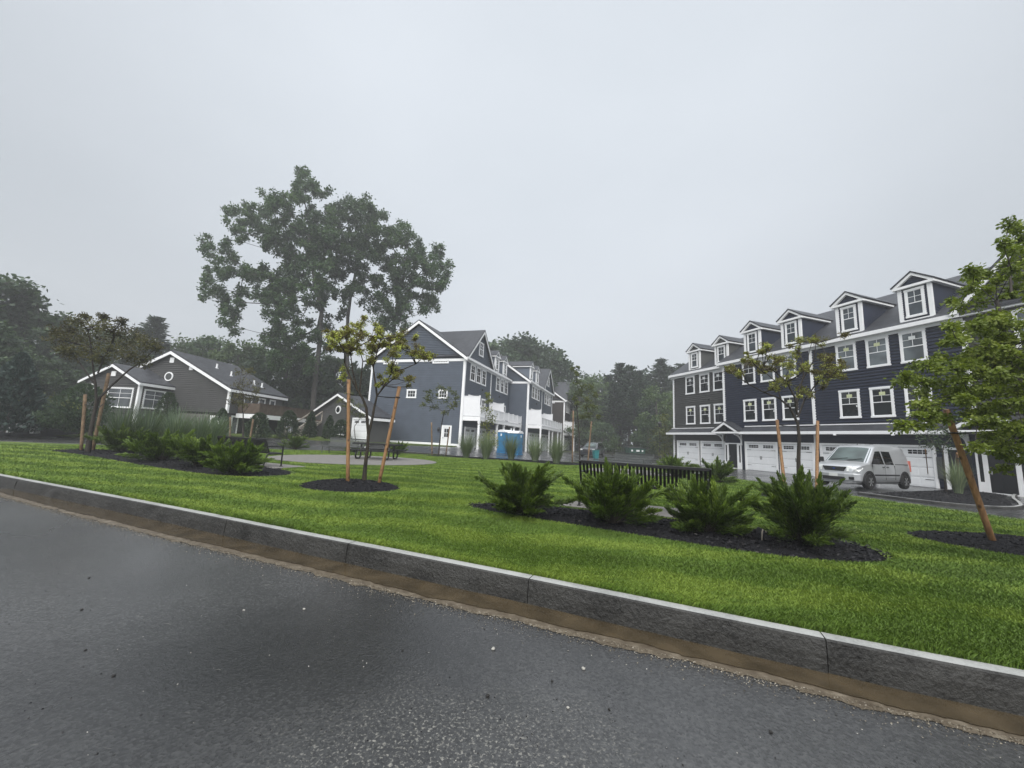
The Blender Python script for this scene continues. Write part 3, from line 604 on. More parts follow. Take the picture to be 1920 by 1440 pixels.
def roof_gable_x(b, x0, x1, yf, yb, ze, rise, th=.14, ov=.35):
    """roof slab whose ridge runs along x, front eave at yf - ov"""
    ym = (yf + yb) / 2; half = ym - yf + ov; p = rise / half
    A = [(yf - ov, ze), (ym, ze + rise), (yb + ov, ze), (yb + ov, ze - th), (ym, ze + rise - th), (yf - ov, ze - th)]
    b.prism(A, x0, x1, 'x'); return p
def garage_door(par, Mx, x0, x1, z1, hard=True):
    g = MB(Mx); n = 4
    for k in range(n):
        a, c = .02 + (z1 - .02) * k / n, .02 + (z1 - .02) * (k + 1) / n
        g.box(x0, x1, -.004, .05, a, c - .012)
        m = 4
        for j in range(m):
            u0 = x0 + (x1 - x0) * (j + .07) / m; u1 = x0 + (x1 - x0) * (j + .93) / m
            g.box(u0, u1, -.016, -.004, a + .06, c - .075)
    d = g.build('garage_door', M['garage_white'], par, bevel=.005)
    wd = x1 - x0; zt = z1 - .13; zb = z1 - .36
    for s in (.09, .58):
        w = MB(Mx)
        for r in range(2):
            for k in range(4):
                u = x0 + wd * (s + .335 * k / 4); w.box(u + .015, u + wd * .335 / 4 - .015, -.024, -.012, zb + r * .125, zb + r * .125 + .10)
        w.build('door_window', M['window_glass'], d)
    if hard:
        for xx in (x0 + .06, x1 - .06 - .36):
            for zz in (z1 - .56, .42): h = MB(Mx); h.box(xx, xx + .36, -.03, -.014, zz, zz + .03); h.build('hinge', M['black_metal'], d)
        xm = (x0 + x1) / 2
        for s in (-.07, .05): h = MB(Mx); h.box(xm + s, xm + s + .025, -.045, -.014, .92, 1.2); h.build('handle', M['black_metal'], d)
    return d
def dormer(par, cx, y, zb, ze, w, depth, sid, pitch, rise=.8, gl='dormer_glass', mat='shingles'):
    """small gabled dormer on a roof; front at y, sides run back `depth`"""
    h = w / 2; b = MB(at_y(y))
    siding(b, cx - h, cx + h, zb, ze, 0, .14, .045); b.box(cx - h + .02, cx + h - .02, .02, depth, zb - .05, ze)
    for sgn in (-1, 1):
        q = MB((Matrix.Translation((0, 0, 0)) @ (FACE_X1(cx + h) if sgn > 0 else FACE_X0(cx - h))))
        # the side wall sits on the sloping roof
        z = zb
        while z < ze - .01:
            t = min(z + .13, ze); s0 = (z - zb) / pitch
            q.face([(y + max(0, s0 - .3), -.025, z), (y + depth, -.025, z), (y + depth, 0, t), (y + max(0, s0 - .3), 0, t)]); q.face([(y + max(0, s0 - .3), 0, z), (y + depth, 0, z), (y + depth, -.025, z), (y + max(0, s0 - .3), -.025, z)]); z = t
        i = len(b.v); b.v += q.v; b.f += [[k + i for k in f] for f in q.f]; b.mi += q.mi
    # pediment face
    siding(b, lambda z: cx - h * max(0, (ze + rise - .05 - z) / rise), lambda z: cx + h * max(0, (ze + rise - .05 - z) / rise), ze, ze + rise - .1, 0, .14, .045)
    d = b.build('dormer', M[sid], par)
    window(d, at_y(y), cx - .45, cx + .45, zb + .2, ze - .12, gl)
    t = MB(at_y(y)); o = .22
    t.box(cx - h - .035, cx - h + .17, -.06, .06, zb + .02, ze - .03); t.box(cx + h - .17, cx + h + .035, -.06, .06, zb + .02, ze - .03); t.box(cx - h, cx + h, -.07, 0, zb - .06, zb + .06)
    t.box(cx - h - o, cx + h + o, -.20, .02, ze - .03, ze + .12)
    for s in (-1, 1):
        t.box(min(cx + s * h, cx + s * (h + o)), max(cx + s * h, cx + s * (h + o)), .02, depth + .1, ze - .01, ze + .115)
        A = [(cx + s * (h + o), ze + .12), (cx, ze + rise + .06), (cx, ze + rise - .12), (cx + s * (h + o - .22), ze + .12)]
        t.prism(A, -.19, -.02)
    t.build('trim', M['white_trim'], d, bevel=.006)
    r = MB(at_y(y))
    for s in (-1, 1):
        A = [(cx + s * (h + o + .03), ze + .12), (cx, ze + rise + .07), (cx, ze + rise + .15), (cx + s * (h + o + .06), ze + .19)]
        r.prism(A, -.23, depth + 2.0 * .0 + (rise + .2) / pitch)
    r.build('dormer_roof', M[mat], d)
    return d
def bracket(b, x, y0, y1, z1, h):
    """curved brace under a porch roof, in the plane of x"""
    n = 7; P = [(y0 + (y1 - y0) * (1 - math.cos(PI / 2 * k / n)), z1 - h + h * math.sin(PI / 2 * k / n)) for k in range(n + 1)]
    out = P + [(p[0] + .10, p[1] - .05) for p in P[::-1]]
    b.prism([(y0 - .09 * 0, z1 - h), *P[1:], (y1, z1 - .12)] + [(p[0], p[1] - .12) for p in P[::-1][1:]], x - .05, x + .05, 'x')
    b.box(x - .05, x + .05, min(y0, y1), max(y0, y1), z1 - .1, z1); b.box(x - .05, x + .05, y0 - .1, y0, z1 - h - .05, z1)
def porch(par, cx, y, hw, ze, rise, proj):
    r = MB(at_y(y))
    for s in (-1, 1): r.prism([(cx + s * (hw + .06), ze + .12), (cx, ze + rise + .1), (cx, ze + rise + .17), (cx + s * (hw + .1), ze + .2)], -proj - .04, .3)
    p = r.build('porch_roof', M['shingles'], par)
    t = MB(at_y(y)); t.box(cx - hw, cx + hw, -proj, .0, ze - .05, ze + .1)
    for s in (-1, 1): t.prism([(cx + s * (hw + .04), ze + .1), (cx, ze + rise + .09), (cx, ze + rise - .12), (cx + s * (hw - .26), ze + .1)], -proj - .02, -proj + .1)
    t.build('trim', M['white_trim'], p, bevel=.008)
    for x in (cx - hw + .4, cx + hw - .4): q = MB(at_y(y)); bracket(q, x, -.09, -proj + .1, ze - .05, .85); q.build('bracket', M['white_trim'], p, bevel=.008)
    return p
def entry_door(par, Mx, x0, x1, side=True, z1=2.1):
    d = MB(Mx); d.box(x0, x1, -.01, .04, .06, z1)
    for k in range(2):
        u = x0 + (x1 - x0) * (.12 + .42 * k); d.box(u, u + (x1 - x0) * .34, -.02, -.01, .25, 1.35)
    d.box(x0 + (x1 - x0) * .12, x1 - (x1 - x0) * .12, -.022, -.01, 1.5, z1 - .12)
    dd = d.build('door', M['black_door'], par, bevel=.006)
    h = MB(Mx); h.lathe([(.02, -.07), (.04, -.06), (.04, -.02)], 10, (x0 + .09, 0, 1.0), 'y'); h.box(x0 + .06, x0 + .12, -.03, -.01, .93, 1.12); h.build('handle', M['alloy'], dd)
    f = MB(Mx); f.box(x0 - .09, x0, -.05, .02, 0, z1 + .09); f.box(x1, x1 + .09, -.05, .02, 0, z1 + .09); f.box(x0, x1, -.05, .02, z1, z1 + .09); f.box(x0, x1, -.06, .02, 0, .06)
    if side:
        for a, c in ((x0 - .42, x0 - .09), (x1 + .09, x1 + .42)):
            f.box(a, c, -.04, .02, 0, .55); f.box(a, c, -.04, .02, z1 - .1, z1 + .09); f.box(a, a + .09, -.04, .02, .55, z1 - .1); f.box(c - .09, c, -.04, .02, .55, z1 - .1)
            g = MB(Mx); g.box(a + .09, c - .09, -.015, -.002, .55, z1 - .1); g.build('sidelight', M['window_glass'], dd)
    f.build('frame', M['white_trim'], dd, bevel=.006)
    return dd

# --- the navy townhouses on the right
AZR = math.radians(-72)
rb = thing('townhouse_block', 'navy blue and grey three storey townhouses with white dormers and garage doors', 'townhouses', (23.49, 22.13, 0), AZR)
EV = 9.45                                    # top of the eave
def unit_walls(par, x0, x1, y, sid, zlow, back, name='wall', sides=(), ground='navy_siding', zb=-.1):
    b = MB(at_y(y)); siding(b, x0, x1, 3.55, EV - .2); b.box(x0 + .03, x1 - .03, .085, back, 3.0, EV - .12)
    for Mx, yb in sides: 
        q = MB(Mx); siding(q, y, yb, 3.0 if False else zb, EV - .2); i = len(b.v); b.v += q.v; b.f += [[k + i for k in f] for f in q.f]; b.mi += q.mi
    b.build(name, M[sid], par)
    g = MB(at_y(y)); siding(g, x0, x1, zb, 3.1, 0, .195, .11); g.box(x0 + .031, x1 - .031, 0.085, back - .01, zb - .6, 3.0); g.build(name, M[ground], par)
def pent(par, x0, x1, y, fas=.2):
    r = MB(at_y(y)); r.prism([(-.78, 3.08), (.0, 3.58), (.0, 3.46), (-.78, 2.98)], x0, x1, 'x'); p = r.build('pent_roof', M['shingles'], par)
    t = MB(at_y(y)); t.box(x0 - .02, x1 + .02, -.82, -.775, 2.92, 3.12); t.box(x0, x1, -.775, -.03, 2.93, 2.97); t.box(x0, x1, -.065, -.0, 3.57, 3.64); t.build('trim', M['white_trim'], p, bevel=.006)
def eave_trim(par, x0, x1, y, back=None):
    t = [(x0, x1, -.40, -.345, EV - .24, EV - .005), (x0, x1, -.345, -.0, EV - .22, EV - .19), (x0, x1, -.075, -.03, EV - .40, EV - .22)]
    return trimbox(par, at_y(y), t, 'eave_trim')
RY = {'grey': .9}
# walls
unit_walls(rb, -20.85, -13.35, .9, 'grey_siding', 0, 11.5, sides=((FACE_X0(-20.85), 12.4),), ground='grey_siding')
unit_walls(rb, -13.35, -5.65, 0, 'navy_siding', 0, 11.5, sides=((FACE_X0(-13.35), .9),))
unit_walls(rb, -5.65, 2.25, 0, 'navy_siding', 0, 11.5)
unit_walls(rb, 2.25, 10.1, 0, 'grey_siding', 0, 11.5, sides=((FACE_X1(10.1), 11.5),), ground='dark_brown_siding')
# roofs
r = MB(); PR = roof_gable_x(r, -21.2, -13.3, .9, 12.4, EV, 4.15); r.build('roof', M['shingles'], rb)
r = MB(); roof_gable_x(r, -13.75, 2.3, 0, 11.5, EV + .003, 4.15); r.build('roof', M['shingles'], rb)
r = MB(); roof_gable_x(r, 2.3, 10.45, 0, 11.5, EV + .0, 4.15)
gx, gh, gp = 6.2, 3.95, 4.5
for s in (-1, 1): r.prism([(gx + s * (gh + .3), EV - .02), (gx, EV + gp), (gx, EV + gp + .15), (gx + s * (gh + .36), EV + .08)], -.5, 5.9)
r.build('roof', M['shingles'], rb)
g = MB(at_y(-.02)); siding(g, lambda z: gx - gh * (EV + gp - z) / gp, lambda z: gx + gh * (EV + gp - z) / gp, EV - .1, EV + gp - .2); g.prism([(gx - gh, EV - .1), (gx + gh, EV - .1), (gx, EV + gp - .15)], .09, .4); g.build('wall', M['grey_siding'], rb)
t = MB()
for s in (-1, 1): t.prism([(gx + s * (gh + .33), EV - .08), (gx, EV + gp + .04), (gx, EV + gp - .26), (gx + s * (gh + .0), EV - .08)], -.48, -.40)
t.box(gx - gh - .3, gx + gh + .3, -.3, -.03, EV - .22, EV - .06); t.build('eave_trim', M['white_trim'], rb)
window(rb, at_y(-.06), gx - .5, gx + .5, EV + 1.0, EV + 2.7, 'dormer_glass')
# gable end walls of the row
for x, y0, y1, mt, fx in ((-20.85, .9, 12.4, 'grey_siding', FACE_X0(-20.85)), (-13.35, 0, 11.5, 'navy_siding', FACE_X0(-13.35)), (10.1, 0, 11.5, 'grey_siding', FACE_X1(10.1))):
    g = MB(fx); ym = (y0 + y1) / 2; siding(g, lambda z: y0 + (z - EV + .25) / PR, lambda z: y1 - (z - EV + .25) / PR, EV - .22, EV + 3.7); g.build('wall', M[mt], rb)
    t = MB()
    for s, ye in ((1, y0 - .35), (-1, y1 + .35)):
        t.prism([(ye, EV - .12), (ym, EV + 4.15 - .1), (ym, EV + 4.15 - .38), (ye, EV - .38)], x - (.40 if x < 0 else -.30), x - (.34 if x < 0 else -.36), 'x')
    t.build('eave_trim', M['white_trim'], rb)
eave_trim(rb, -21.2, -13.75, .9); eave_trim(rb, -13.75, 2.28, 0)
trimbox(rb, at_y(.9), [(-20.9, -20.72, -.06, .1, 3.66, EV - .41), (-20.9, -20.72, -.06, .1, 0, 2.92)], 'corner_trim')
trimbox(rb, at_y(0), [(-13.42, -13.22, -.06, .1, 3.66, EV - .41), (-5.74, -5.54, -.06, .05, 3.66, EV - .41), (-5.76, -5.56, -.055, .05, .0, 2.92), (2.14, 2.36, -.06, .05, 3.66, EV - .41)], 'corner_trim')
for x0, x1, y in ((-21.15, -13.9, .9), (-11.3, -5.65, 0), (-5.65, 1.7, 0), (4.3, 10.3, 0)): pent(rb, x0, x1, y)
# windows
for k, c in enumerate((-18.35, -16.45, -14.72)):
    window(rb, at_y(.9), c - .62, c + .62, 4.02, 5.86, 'window_glass', sticker='sticker'); window(rb, at_y(.9), c - .62, c + .62, 7.16, 9.02, 'window_glass', sticker='white_sticker')
for k, c in enumerate((-10.72, -9.02, -7.32)):
    window(rb, at_y(0), c - .6, c + .6, 4.03, 5.86, 'window_glass', sticker='sticker'); window(rb, at_y(0), c - .6, c + .6, 7.2, 9.04, 'pale_glass' if k else 'window_glass', sticker='white_sticker' if k else None)
for k, c in enumerate((-3.36, -1.6, .13)):
    window(rb, at_y(0), c - .6, c + .6, 4.02, 5.88, 'window_glass', sticker='sticker'); window(rb, at_y(0), c - .6, c + .6, 7.18, 9.05, 'pale_glass', sticker='sticker' if k < 2 else 'white_sticker')  # upper panes get a paler glass colour
for c in (4.6, 6.3, 8.0):
    window(rb, at_y(0), c - .6, c + .6, 4.02, 5.88, 'window_glass'); window(rb, at_y(0), c - .6, c + .6, 7.18, 9.05, 'pale_glass')
for c in (-17.75, -14.35): dormer(rb, c, .95, EV + .22, EV + 2.1, 1.5, 2.6, 'grey_siding', PR)
for c in (-10.28, -6.95, -3.03, .42): dormer(rb, c, .02, EV + .22, EV + 2.25, 1.5, 2.9, 'navy_siding', PR)
# garages
def garage(par, Mx, x0, x1, z1=2.2):
    garage_door(par, Mx, x0, x1, z1); f = [(x0 - .13, x0, -.07, .03, 0, z1 + .14), (x1, x1 + .13, -.07, .03, 0, z1 + .14), (x0, x1, -.07, .03, z1, z1 + .14)]
    trimbox(par, Mx, f, 'garage_trim')
for x0, x1 in ((-20.2, -17.4), (-16.95, -14.3)): garage(rb, at_y(.86), x0, x1)
for x0, x1 in ((-11.2, -8.6), (-8.2, -5.9), (-5.25, -2.6), (-2.1, .5)): garage(rb, at_y(-.04), x0, x1)
entry_door(rb, at_y(-.05), -12.95, -12.1); porch(rb, -12.55, 0, 1.35, 3.02, .85, 1.0)
entry_door(rb, at_y(-.05), 2.55, 3.45, z1=2.12); porch(rb, 3.0, 0, 1.45, 3.02, .95, 1.0)
trimbox(rb, at_y(-.02), [(.9, 1.1, -.06, .02, 0, 2.35), (1.1, 2.02, -.06, .02, 2.12, 2.25)], 'corner_trim')
trimbox(rb, at_y(-.045), [(1.12, 1.98, -.01, .02, .02, 2.12)], 'door', 'black_door')
trimbox(rb, at_y(-.05), [(.66, .86, -.12, .0, .55, 1.7)], 'meter_box', 'grey_metal')
trimbox(rb, at_y(-.8), [(-4.0, -3.85, -.05, .05, 2.84, 2.92), (-.9, -.75, -.05, .05, 2.84, 2.92)], 'lamp', 'white_trim')
trimbox(rb, at_y(.87), [(-16.0, -15.88, -.08, .02, 6.3, 6.45)], 'vent', 'black_metal')

# --- the slate townhouses in the middle
lbz = .5
lb = thing('townhouse_block', 'slate blue three storey townhouses with white balconies and a bare gable end', 'townhouses', (-5.0, 39.9, lbz), math.radians(72.2))
S = 'slate_siding'
def block_walls(par, x0, x1, y, depth, sid, near=True, zb=-.9):
    b = MB(at_y(y)); siding(b, x0, x1, zb, EV - .2); b.box(x0 + .03, x1 - .03, .085, depth, zb - .5, EV - .12); b.build('wall', M[sid], par)
def end_wall(par, x, y0, y1, sid, rise, zb=-.9, ov=.35, fx=None):
    g = MB(fx or FACE_X0(x)); ym = (y0 + y1) / 2; p = rise / ((y1 - y0) / 2 + ov)
    siding(g, y0, y1, zb, EV - .2); siding(g, lambda z: y0 + max(0, (z - EV + .25) / p - ov * 0), lambda z: y1 - max(0, (z - EV + .25) / p), EV - .2, EV + rise - .45)
    g.build('wall', M[sid], par)
    t = MB(); sgn = -1
    for ye in (y0 - ov, y1 + ov): t.prism([(ye, EV - .12), (ym, EV + rise - .12), (ym, EV + rise - .45), (ye, EV - .45)], x - .36, x - .30, 'x')
    t.prism([(y0 - ov, EV - .15), (ym, EV + rise - .15), (y1 + ov, EV - .15), (y1 + ov, EV - .2), (ym, EV + rise - .2), (y0 - ov, EV - .2)], x - .30, x, 'x')
    t.box(x - .075, x, y0 - .1, y1 + .1, EV - .44, EV - .16)
    t.build('eave_trim', M['white_trim'], par)
RISE = 4.3
block_walls(lb, 0, 15.5, 0, 11.6, S); end_wall(lb, 0, 0, 11.6, S, RISE)
block_walls(lb, 15.5, 31.6, -2.8, 11.6, S); end_wall(lb, 15.5, -2.8, 8.8, S, RISE)
PL = RISE / (5.8 + .35)
r = MB(); roof_gable_x(r, -.36, 15.6, 0, 11.6, EV, RISE); 
for cx, hw, pk, y0, m in ((3.95, 3.9, 3.95, 0, 1),):
    for s in (-1, 1): r.prism([(cx + s * (hw + .22), EV - .02), (cx, EV + pk), (cx, EV + pk + .14), (cx + s * (hw + .27), EV + .08)], -.42, 5.6)
r.build('roof', M['shingles'], lb)
r = MB(); roof_gable_x(r, 15.14, 32.0, -2.8, 8.8, EV + .002, RISE)
for s in (-1, 1): r.prism([(27.9 + s * (3.9 + .22), EV - .02), (27.9, EV + 3.95), (27.9, EV + 4.09), (27.9 + s * 4.17, EV + .08)], -3.22, 2.8)
r.build('roof', M['shingles'], lb)
def front_gable(par, cx, hw, pk, y, sid):
    g = MB(at_y(y)); siding(g, lambda z: cx - hw * (EV + pk - z) / pk, lambda z: cx + hw * (EV + pk - z) / pk, EV + .02, EV + pk - .15, -.02); g.prism([(cx - hw, EV), (cx + hw, EV), (cx, EV + pk - .1)], .085, .5); g.build('wall', M[sid], par)
    t = MB(at_y(y))
    for s in (-1, 1): t.prism([(cx + s * (hw + .2), EV - .0), (cx, EV + pk + .02), (cx, EV + pk - .28), (cx + s * (hw - .1), EV - .0)], -.40, -.33)
    t.build('eave_trim', M['white_trim'], par)
    window(par, at_y(y - .04), cx - .62, cx + .62, EV + .95, EV + 2.55, 'dormer_glass', muntin='both')
front_gable(lb, 3.95, 3.85, 3.9, 0, S); front_gable(lb, 27.9, 3.85, 3.9, -2.8, S)
eave_trim(lb, -.36, 15.2, 0); eave_trim(lb, 15.1, 32.0, -2.8)
trimbox(lb, at_y(0), [(-.06, .16, -.06, .05, -.85, EV - .41), (7.66, 7.84, -.055, .03, 3.6, EV - .41)], 'corner_trim')
trimbox(lb, FACE_X0(0), [(.05, .2, -.07, 0, -.85, EV - .46), (11.44, 11.66, -.07, .03, -.5, EV - .46)], 'corner_trim')
trimbox(lb, FACE_X0(0), [(.2, 11.44, -.06, 0, -.55, .35)], 'base_trim')
trimbox(lb, at_y(-2.8), [(15.44, 15.66, -.06, .05, -.9, EV - .41), (23.5, 23.68, -.055, .03, 3.6, EV - .41), (31.45, 31.66, -.06, .05, -.9, EV - .41)], 'corner_trim')
trimbox(lb, FACE_X0(15.5), [(-2.75, -2.6, -.07, 0, -.9, EV - .46)], 'corner_trim')
for y, xs in ((0, (1.35, 3.0, 4.65, 9.6, 11.3, 13.0)), (-2.8, (17.2, 18.85, 20.5, 25.5, 27.2, 28.9))):
    for x in xs: window(lb, at_y(y), x, x + 1.3, 7.2, 9.02, 'window_glass', muntin='both', trim=.13)
for y, xs in ((0, (1.2, 2.5, 5.0, 8.9, 10.4, 12.6)), (-2.8, (17.0, 18.4, 20.5, 25.2, 26.8))):
    for x in xs: window(lb, at_y(y), x, x + 1.15, 3.5, 5.62, 'window_glass', muntin='upper', trim=.13)
for c in (9.75, 13.0): dormer(lb, c, .05, EV + .25, EV + 2.05, 1.5, 2.6, S, PL, .85)
for c in (16.75, 20.3): dormer(lb, c, -2.75, EV + .25, EV + 2.05, 1.5, 2.6, S, PL, .85)
# gable end: two slot windows, two small windows, a door and a lamp
for a, c in ((1.95, 3.85), (8.2, 10.1)): window(lb, FACE_X0(0), a, c, 8.82, 9.0 + .3 - .02 - .02, 'window_glass', muntin='bars', trim=.10)
for a, c in ((1.8, 2.9), (5.55, 6.75)): window(lb, FACE_X0(0), a, c, 5.02, 5.95, 'window_glass', muntin='grid', trim=.13)
d = MB(FACE_X0(0)); d.box(1.2, 2.05, -.05, .0, -.12, 2.05); dd = d.build('door', M['white_vinyl'], lb); f = MB(FACE_X0(0))
f.box(1.05, 1.2, -.08, 0, -.12, 2.2); f.box(2.05, 2.2, -.08, 0, -.12, 2.2); f.box(1.2, 2.05, -.08, 0, 2.05, 2.2); f.build('frame', M['white_trim'], dd)
g = MB(FACE_X0(0))
for i in range(2):
    for j in range(2): g.box(1.38 + .26 * i, 1.60 + .26 * i, -.06, -.045, 1.0 + .45 * j, 1.40 + .45 * j)
g.build('door_window', M['window_glass'], dd)
h = MB(FACE_X0(0)); h.lathe([(.015, -.1), (.04, -.09), (.04, -.05)], 8, (1.97, 0, .9), 'y'); h.build('handle', M['black_metal'], dd)
l = MB(FACE_X0(0)); l.box(2.45, 2.57, -.05, -.0, 1.65, 1.95); l.lathe([(.05, 1.52), (.10, 1.56), (.12, 1.82), (.05, 1.95)], 8, (2.51, -.14, 0)); l.build('lamp', M['black_metal'], lb)
for x, y, z in ((4.9, 0, 6.5), (10.9, 0, 6.45), (20.0, -2.8, 6.5)): trimbox(lb, at_y(y), [(x, x + .22, -.13, -.03, z, z + .2)], 'vent', 'black_metal')
def balcony(par, x0, x1, y, zd=3.0, dep=2.0, screens=True, zb=-1.2):
    s = MB(at_y(y)); s.box(x0 + .03, x1 - .03, -dep + .03, -.035, zd + .06, zd + .2); bal = s.build('balcony', M['white_vinyl'], par)
    t = MB(at_y(y)); t.box(x0, x1, -dep, -dep + .04, zd - .22, zd + .22); t.box(x0, x0 + .04, -dep + .04, -.04, zd - .22, zd + .22); t.box(x1 - .04, x1, -dep + .04, -.04, zd - .22, zd + .22); t.box(x0 - .03, x1 + .03, -dep - .03, -dep, zd + .14, zd + .24)
    t.build('trim', M['white_trim'], bal)
    rail = MB(at_y(y)); n = max(2, round((x1 - x0) / 1.9)); zt = zd + 1.28; z0 = zd + .34
    rail.box(x0 + .06, x1 - .06, -dep + .05, -dep + .09, z0 + .04, zt - .06); rail.box(x0, x1, -dep + .02, -dep + .12, zt - .08, zt); rail.box(x0, x1, -dep + .03, -dep + .11, z0, z0 + .07)
    for k in range(n + 1): xx = x0 + (x1 - x0 - .12) * k / n; rail.box(xx, xx + .12, -dep + .008, -dep + .128, zd + .24, zt + .06); rail.box(xx - .015, xx + .135, -dep - .006, -dep + .142, zt + .06, zt + .09)
    rail.box(x1 - .08, x1 - .04, -dep + .13, -.05, z0, zt - .06)
    rail.build('railing', M['white_vinyl'], bal)
    for xx in (x0 + .02, (x0 + x1) / 2):
        sc = MB(at_y(y)); sc.box(xx, xx + .05, -dep + .13, -.06, zd + .3, zd + 2.25); sc.box(xx - .02, xx + .07, -dep + .10, -.06, zd + 2.25, zd + 2.34); sc.box(xx - .02, xx + .07, -dep + .10, -.06, zd + .26, zd + .32)
        sc.box(xx - .035, xx + .085, -dep + .12, -dep + .24, zd + .24, zd + 2.4)
        k = 1
        while .25 * k < dep - .2: sc.box(xx - .004, xx, -dep + .13 + .25 * k, -dep + .14 + .25 * k, zd + .33, zd + 2.2); k += 1
        sc.build('privacy_screen', M['white_vinyl'], bal)
    for xx in (x0 + .05, x0 + (x1 - x0) * .36, (x0 + x1) / 2 + .3, x0 + (x1 - x0) * .8, x1 - .25):
        p = MB(at_y(y)); p.box(xx, xx + .2, -dep + .05, -dep + .25, zb, zd - .22); p.box(xx - .03, xx + .23, -dep + .02, -dep + .28, zd - .42, zd - .24); p.box(xx - .03, xx + .23, -dep + .02, -dep + .28, zb, .1 + zb * .5); p.build('post', M['white_trim'], bal)
balcony(lb, .1, 15.35, 0); balcony(lb, 15.6, 31.5, -2.8)
for x0, x1, y in ((.9, 3.6, 0), (4.1, 6.9, 0), (8.5, 11.1, 0), (11.6, 14.4, 0), (16.4, 19.2, -2.8), (19.7, 22.6, -2.8), (24.4, 27.2, -2.8), (27.8, 30.6, -2.8)):
    Mx = Matrix.Translation((0, y - .04, -.45)); garage_door(lb, Mx, x0, x1, 2.5, False); trimbox(lb, Mx, [(x0 - .13, x0, -.05, .03, 0, 2.62), (x1, x1 + .13, -.05, .03, 0, 2.62), (x0, x1, -.05, .03, 2.5, 2.62)], 'garage_trim')

# --- the third row behind it
tb = thing('townhouse_block', 'brown grey townhouses far behind the slate row beside the woods', 'townhouses', (10.2, 73.0, .1), math.radians(72.2))
block_walls(tb, 0, 16, 0, 11.6, 'brown_siding'); end_wall(tb, 0, 0, 11.6, 'brown_siding', RISE)
r = MB(); roof_gable_x(r, -.36, 16.3, 0, 11.6, EV, RISE)
for s in (-1, 1): r.prism([(3.95 + s * 4.1, EV - .02), (3.95, EV + 3.95), (3.95, EV + 4.09), (3.95 + s * 4.17, EV + .08)], -.42, 5.6)
r.build('roof', M['shingles'], tb); front_gable(tb, 3.95, 3.85, 3.9, 0, 'brown_siding'); eave_trim(tb, -.36, 16.3, 0)
trimbox(tb, at_y(0), [(-.06, .16, -.06, .05, -.5, EV - .41), (7.66, 7.84, -.055, .03, 3.6, EV - .41)], 'corner_trim'); trimbox(tb, FACE_X0(0), [(.05, .2, -.07, 0, -.5, EV - .46)], 'corner_trim')
for x in (1.35, 3.0, 4.65, 9.6, 11.3): window(tb, at_y(0), x, x + 1.3, 7.2, 9.02, 'window_glass', muntin='both')
for x in (1.2, 2.5, 8.9): window(tb, at_y(0), x, x + 1.15, 3.5, 5.62)
window(tb, FACE_X0(0), 1.95, 3.85, 8.82, 9.26, 'window_glass', muntin='bars'); balcony(tb, .1, 15.5, 0)
for x0, x1 in ((.9, 3.6), (4.1, 6.9)): garage_door(tb, at_y(-.04), x0, x1, 2.3, False)

# --- the grey split-level house on the left
C1 = far(432.4, 726, 33); hz = .75
lh = thing('house', 'grey clapboard split level house with a front gable wing and wooden deck', 'house', (C1.x, C1.y, hz), math.radians(-5))
HS = 'house_siding'; HW, HD, he, hr, hb = 11.6, 6.8, C1.z - hz, 2.95, 1.9     # width, depth, eave, ridge rise, underside of the siding
g = MB(at_y(0)); pt = hr / (HW / 2)
siding(g, -HW, 0, hb, he - .05, 0, .17, .10); siding(g, lambda z: -HW + (z - he) / pt, lambda z: -(z - he) / pt, he - .05, he + hr - .1, 0, .17, .10)
g.box(-HW + .03, -.03, .075, HD, hb, he); g.build('wall', M[HS], lh)
q = MB(FACE_X1(0)); siding(q, 0, HD, hb, he, 0, .17, .10); q.build('wall', M[HS], lh)
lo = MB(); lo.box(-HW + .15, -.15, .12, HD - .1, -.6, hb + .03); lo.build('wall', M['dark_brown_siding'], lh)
fo = MB(); fo.box(-HW + .1, -1.6, .02, .12, -.6, hb - .2); fo.build('foundation', M['concrete'], lh)
r = MB(at_y(0))
for s in (0, 1):
    x0, xm = (-HW - .35, -HW / 2) if s == 0 else (.35, -HW / 2); r.prism([(x0, he - .35 * pt), (xm, he + hr), (xm, he + hr + .13), (x0, he - .35 * pt + .13)], -.3, HD + .35)
r.build('roof', M['light_shingles'], lh)
t = MB()
for x0 in (-HW - .36, .36): t.prism([(x0, he - .35 * pt - .05), (-HW / 2, he + hr - .03), (-HW / 2, he + hr - .28), (x0, he - .35 * pt - .28)], -.36, -.29)
t.box(.30, .36, -.29, HD + .3, he - .42, he - .2); t.box(.03, .3, -.28, HD + .3, he - .4, he - .37); t.build('eave_trim', M['white_trim'], lh)
trimbox(lh, at_y(0), [(-.14, .05, -.06, .02, hb - .02, he - .25)], 'corner_trim'); trimbox(lh, FACE_X1(0), [(0.02, .14, -.06, 0, hb - .02, he - .25)], 'corner_trim')
v = MB(); v.lathe([(.30, -.09), (.40, -.09), (.40, -.03)], 20, (-HW / 2 - .05, 0, he + .72), 'y'); vv = v.build('round_vent', M['white_trim'], lh); v = MB(); v.lathe([(.30, -.095), (.30, -.085)], 18, (-HW / 2 - .05, 0, he + .72), 'y'); v.build('louvre', M['grey_metal'], vv)
trimbox(lh, at_y(0), [(-HW / 2 - .2, -HW / 2 + .2, -.1, -.03, he + hr - 1.0, he + hr - .55)], 'vent'); trimbox(lh, at_y(0), [(-4.05, -3.7, -.1, -.03, he + 1.35, he + 1.65)], 'vent')
for x, y in ((-3.6, 2.2), (-2.4, 2.6), (-1.3, 4.2), (-1.0, 4.9)):
    p = MB(); zr = he - x * pt; p.tube([(x, y, zr - .1), (x, y, zr + .55)], .07, 8); p.box(x - .1, x + .1, y - .1, y + .1, zr + .05, zr + .18); p.build('vent_pipe', M['white_trim'], lh)
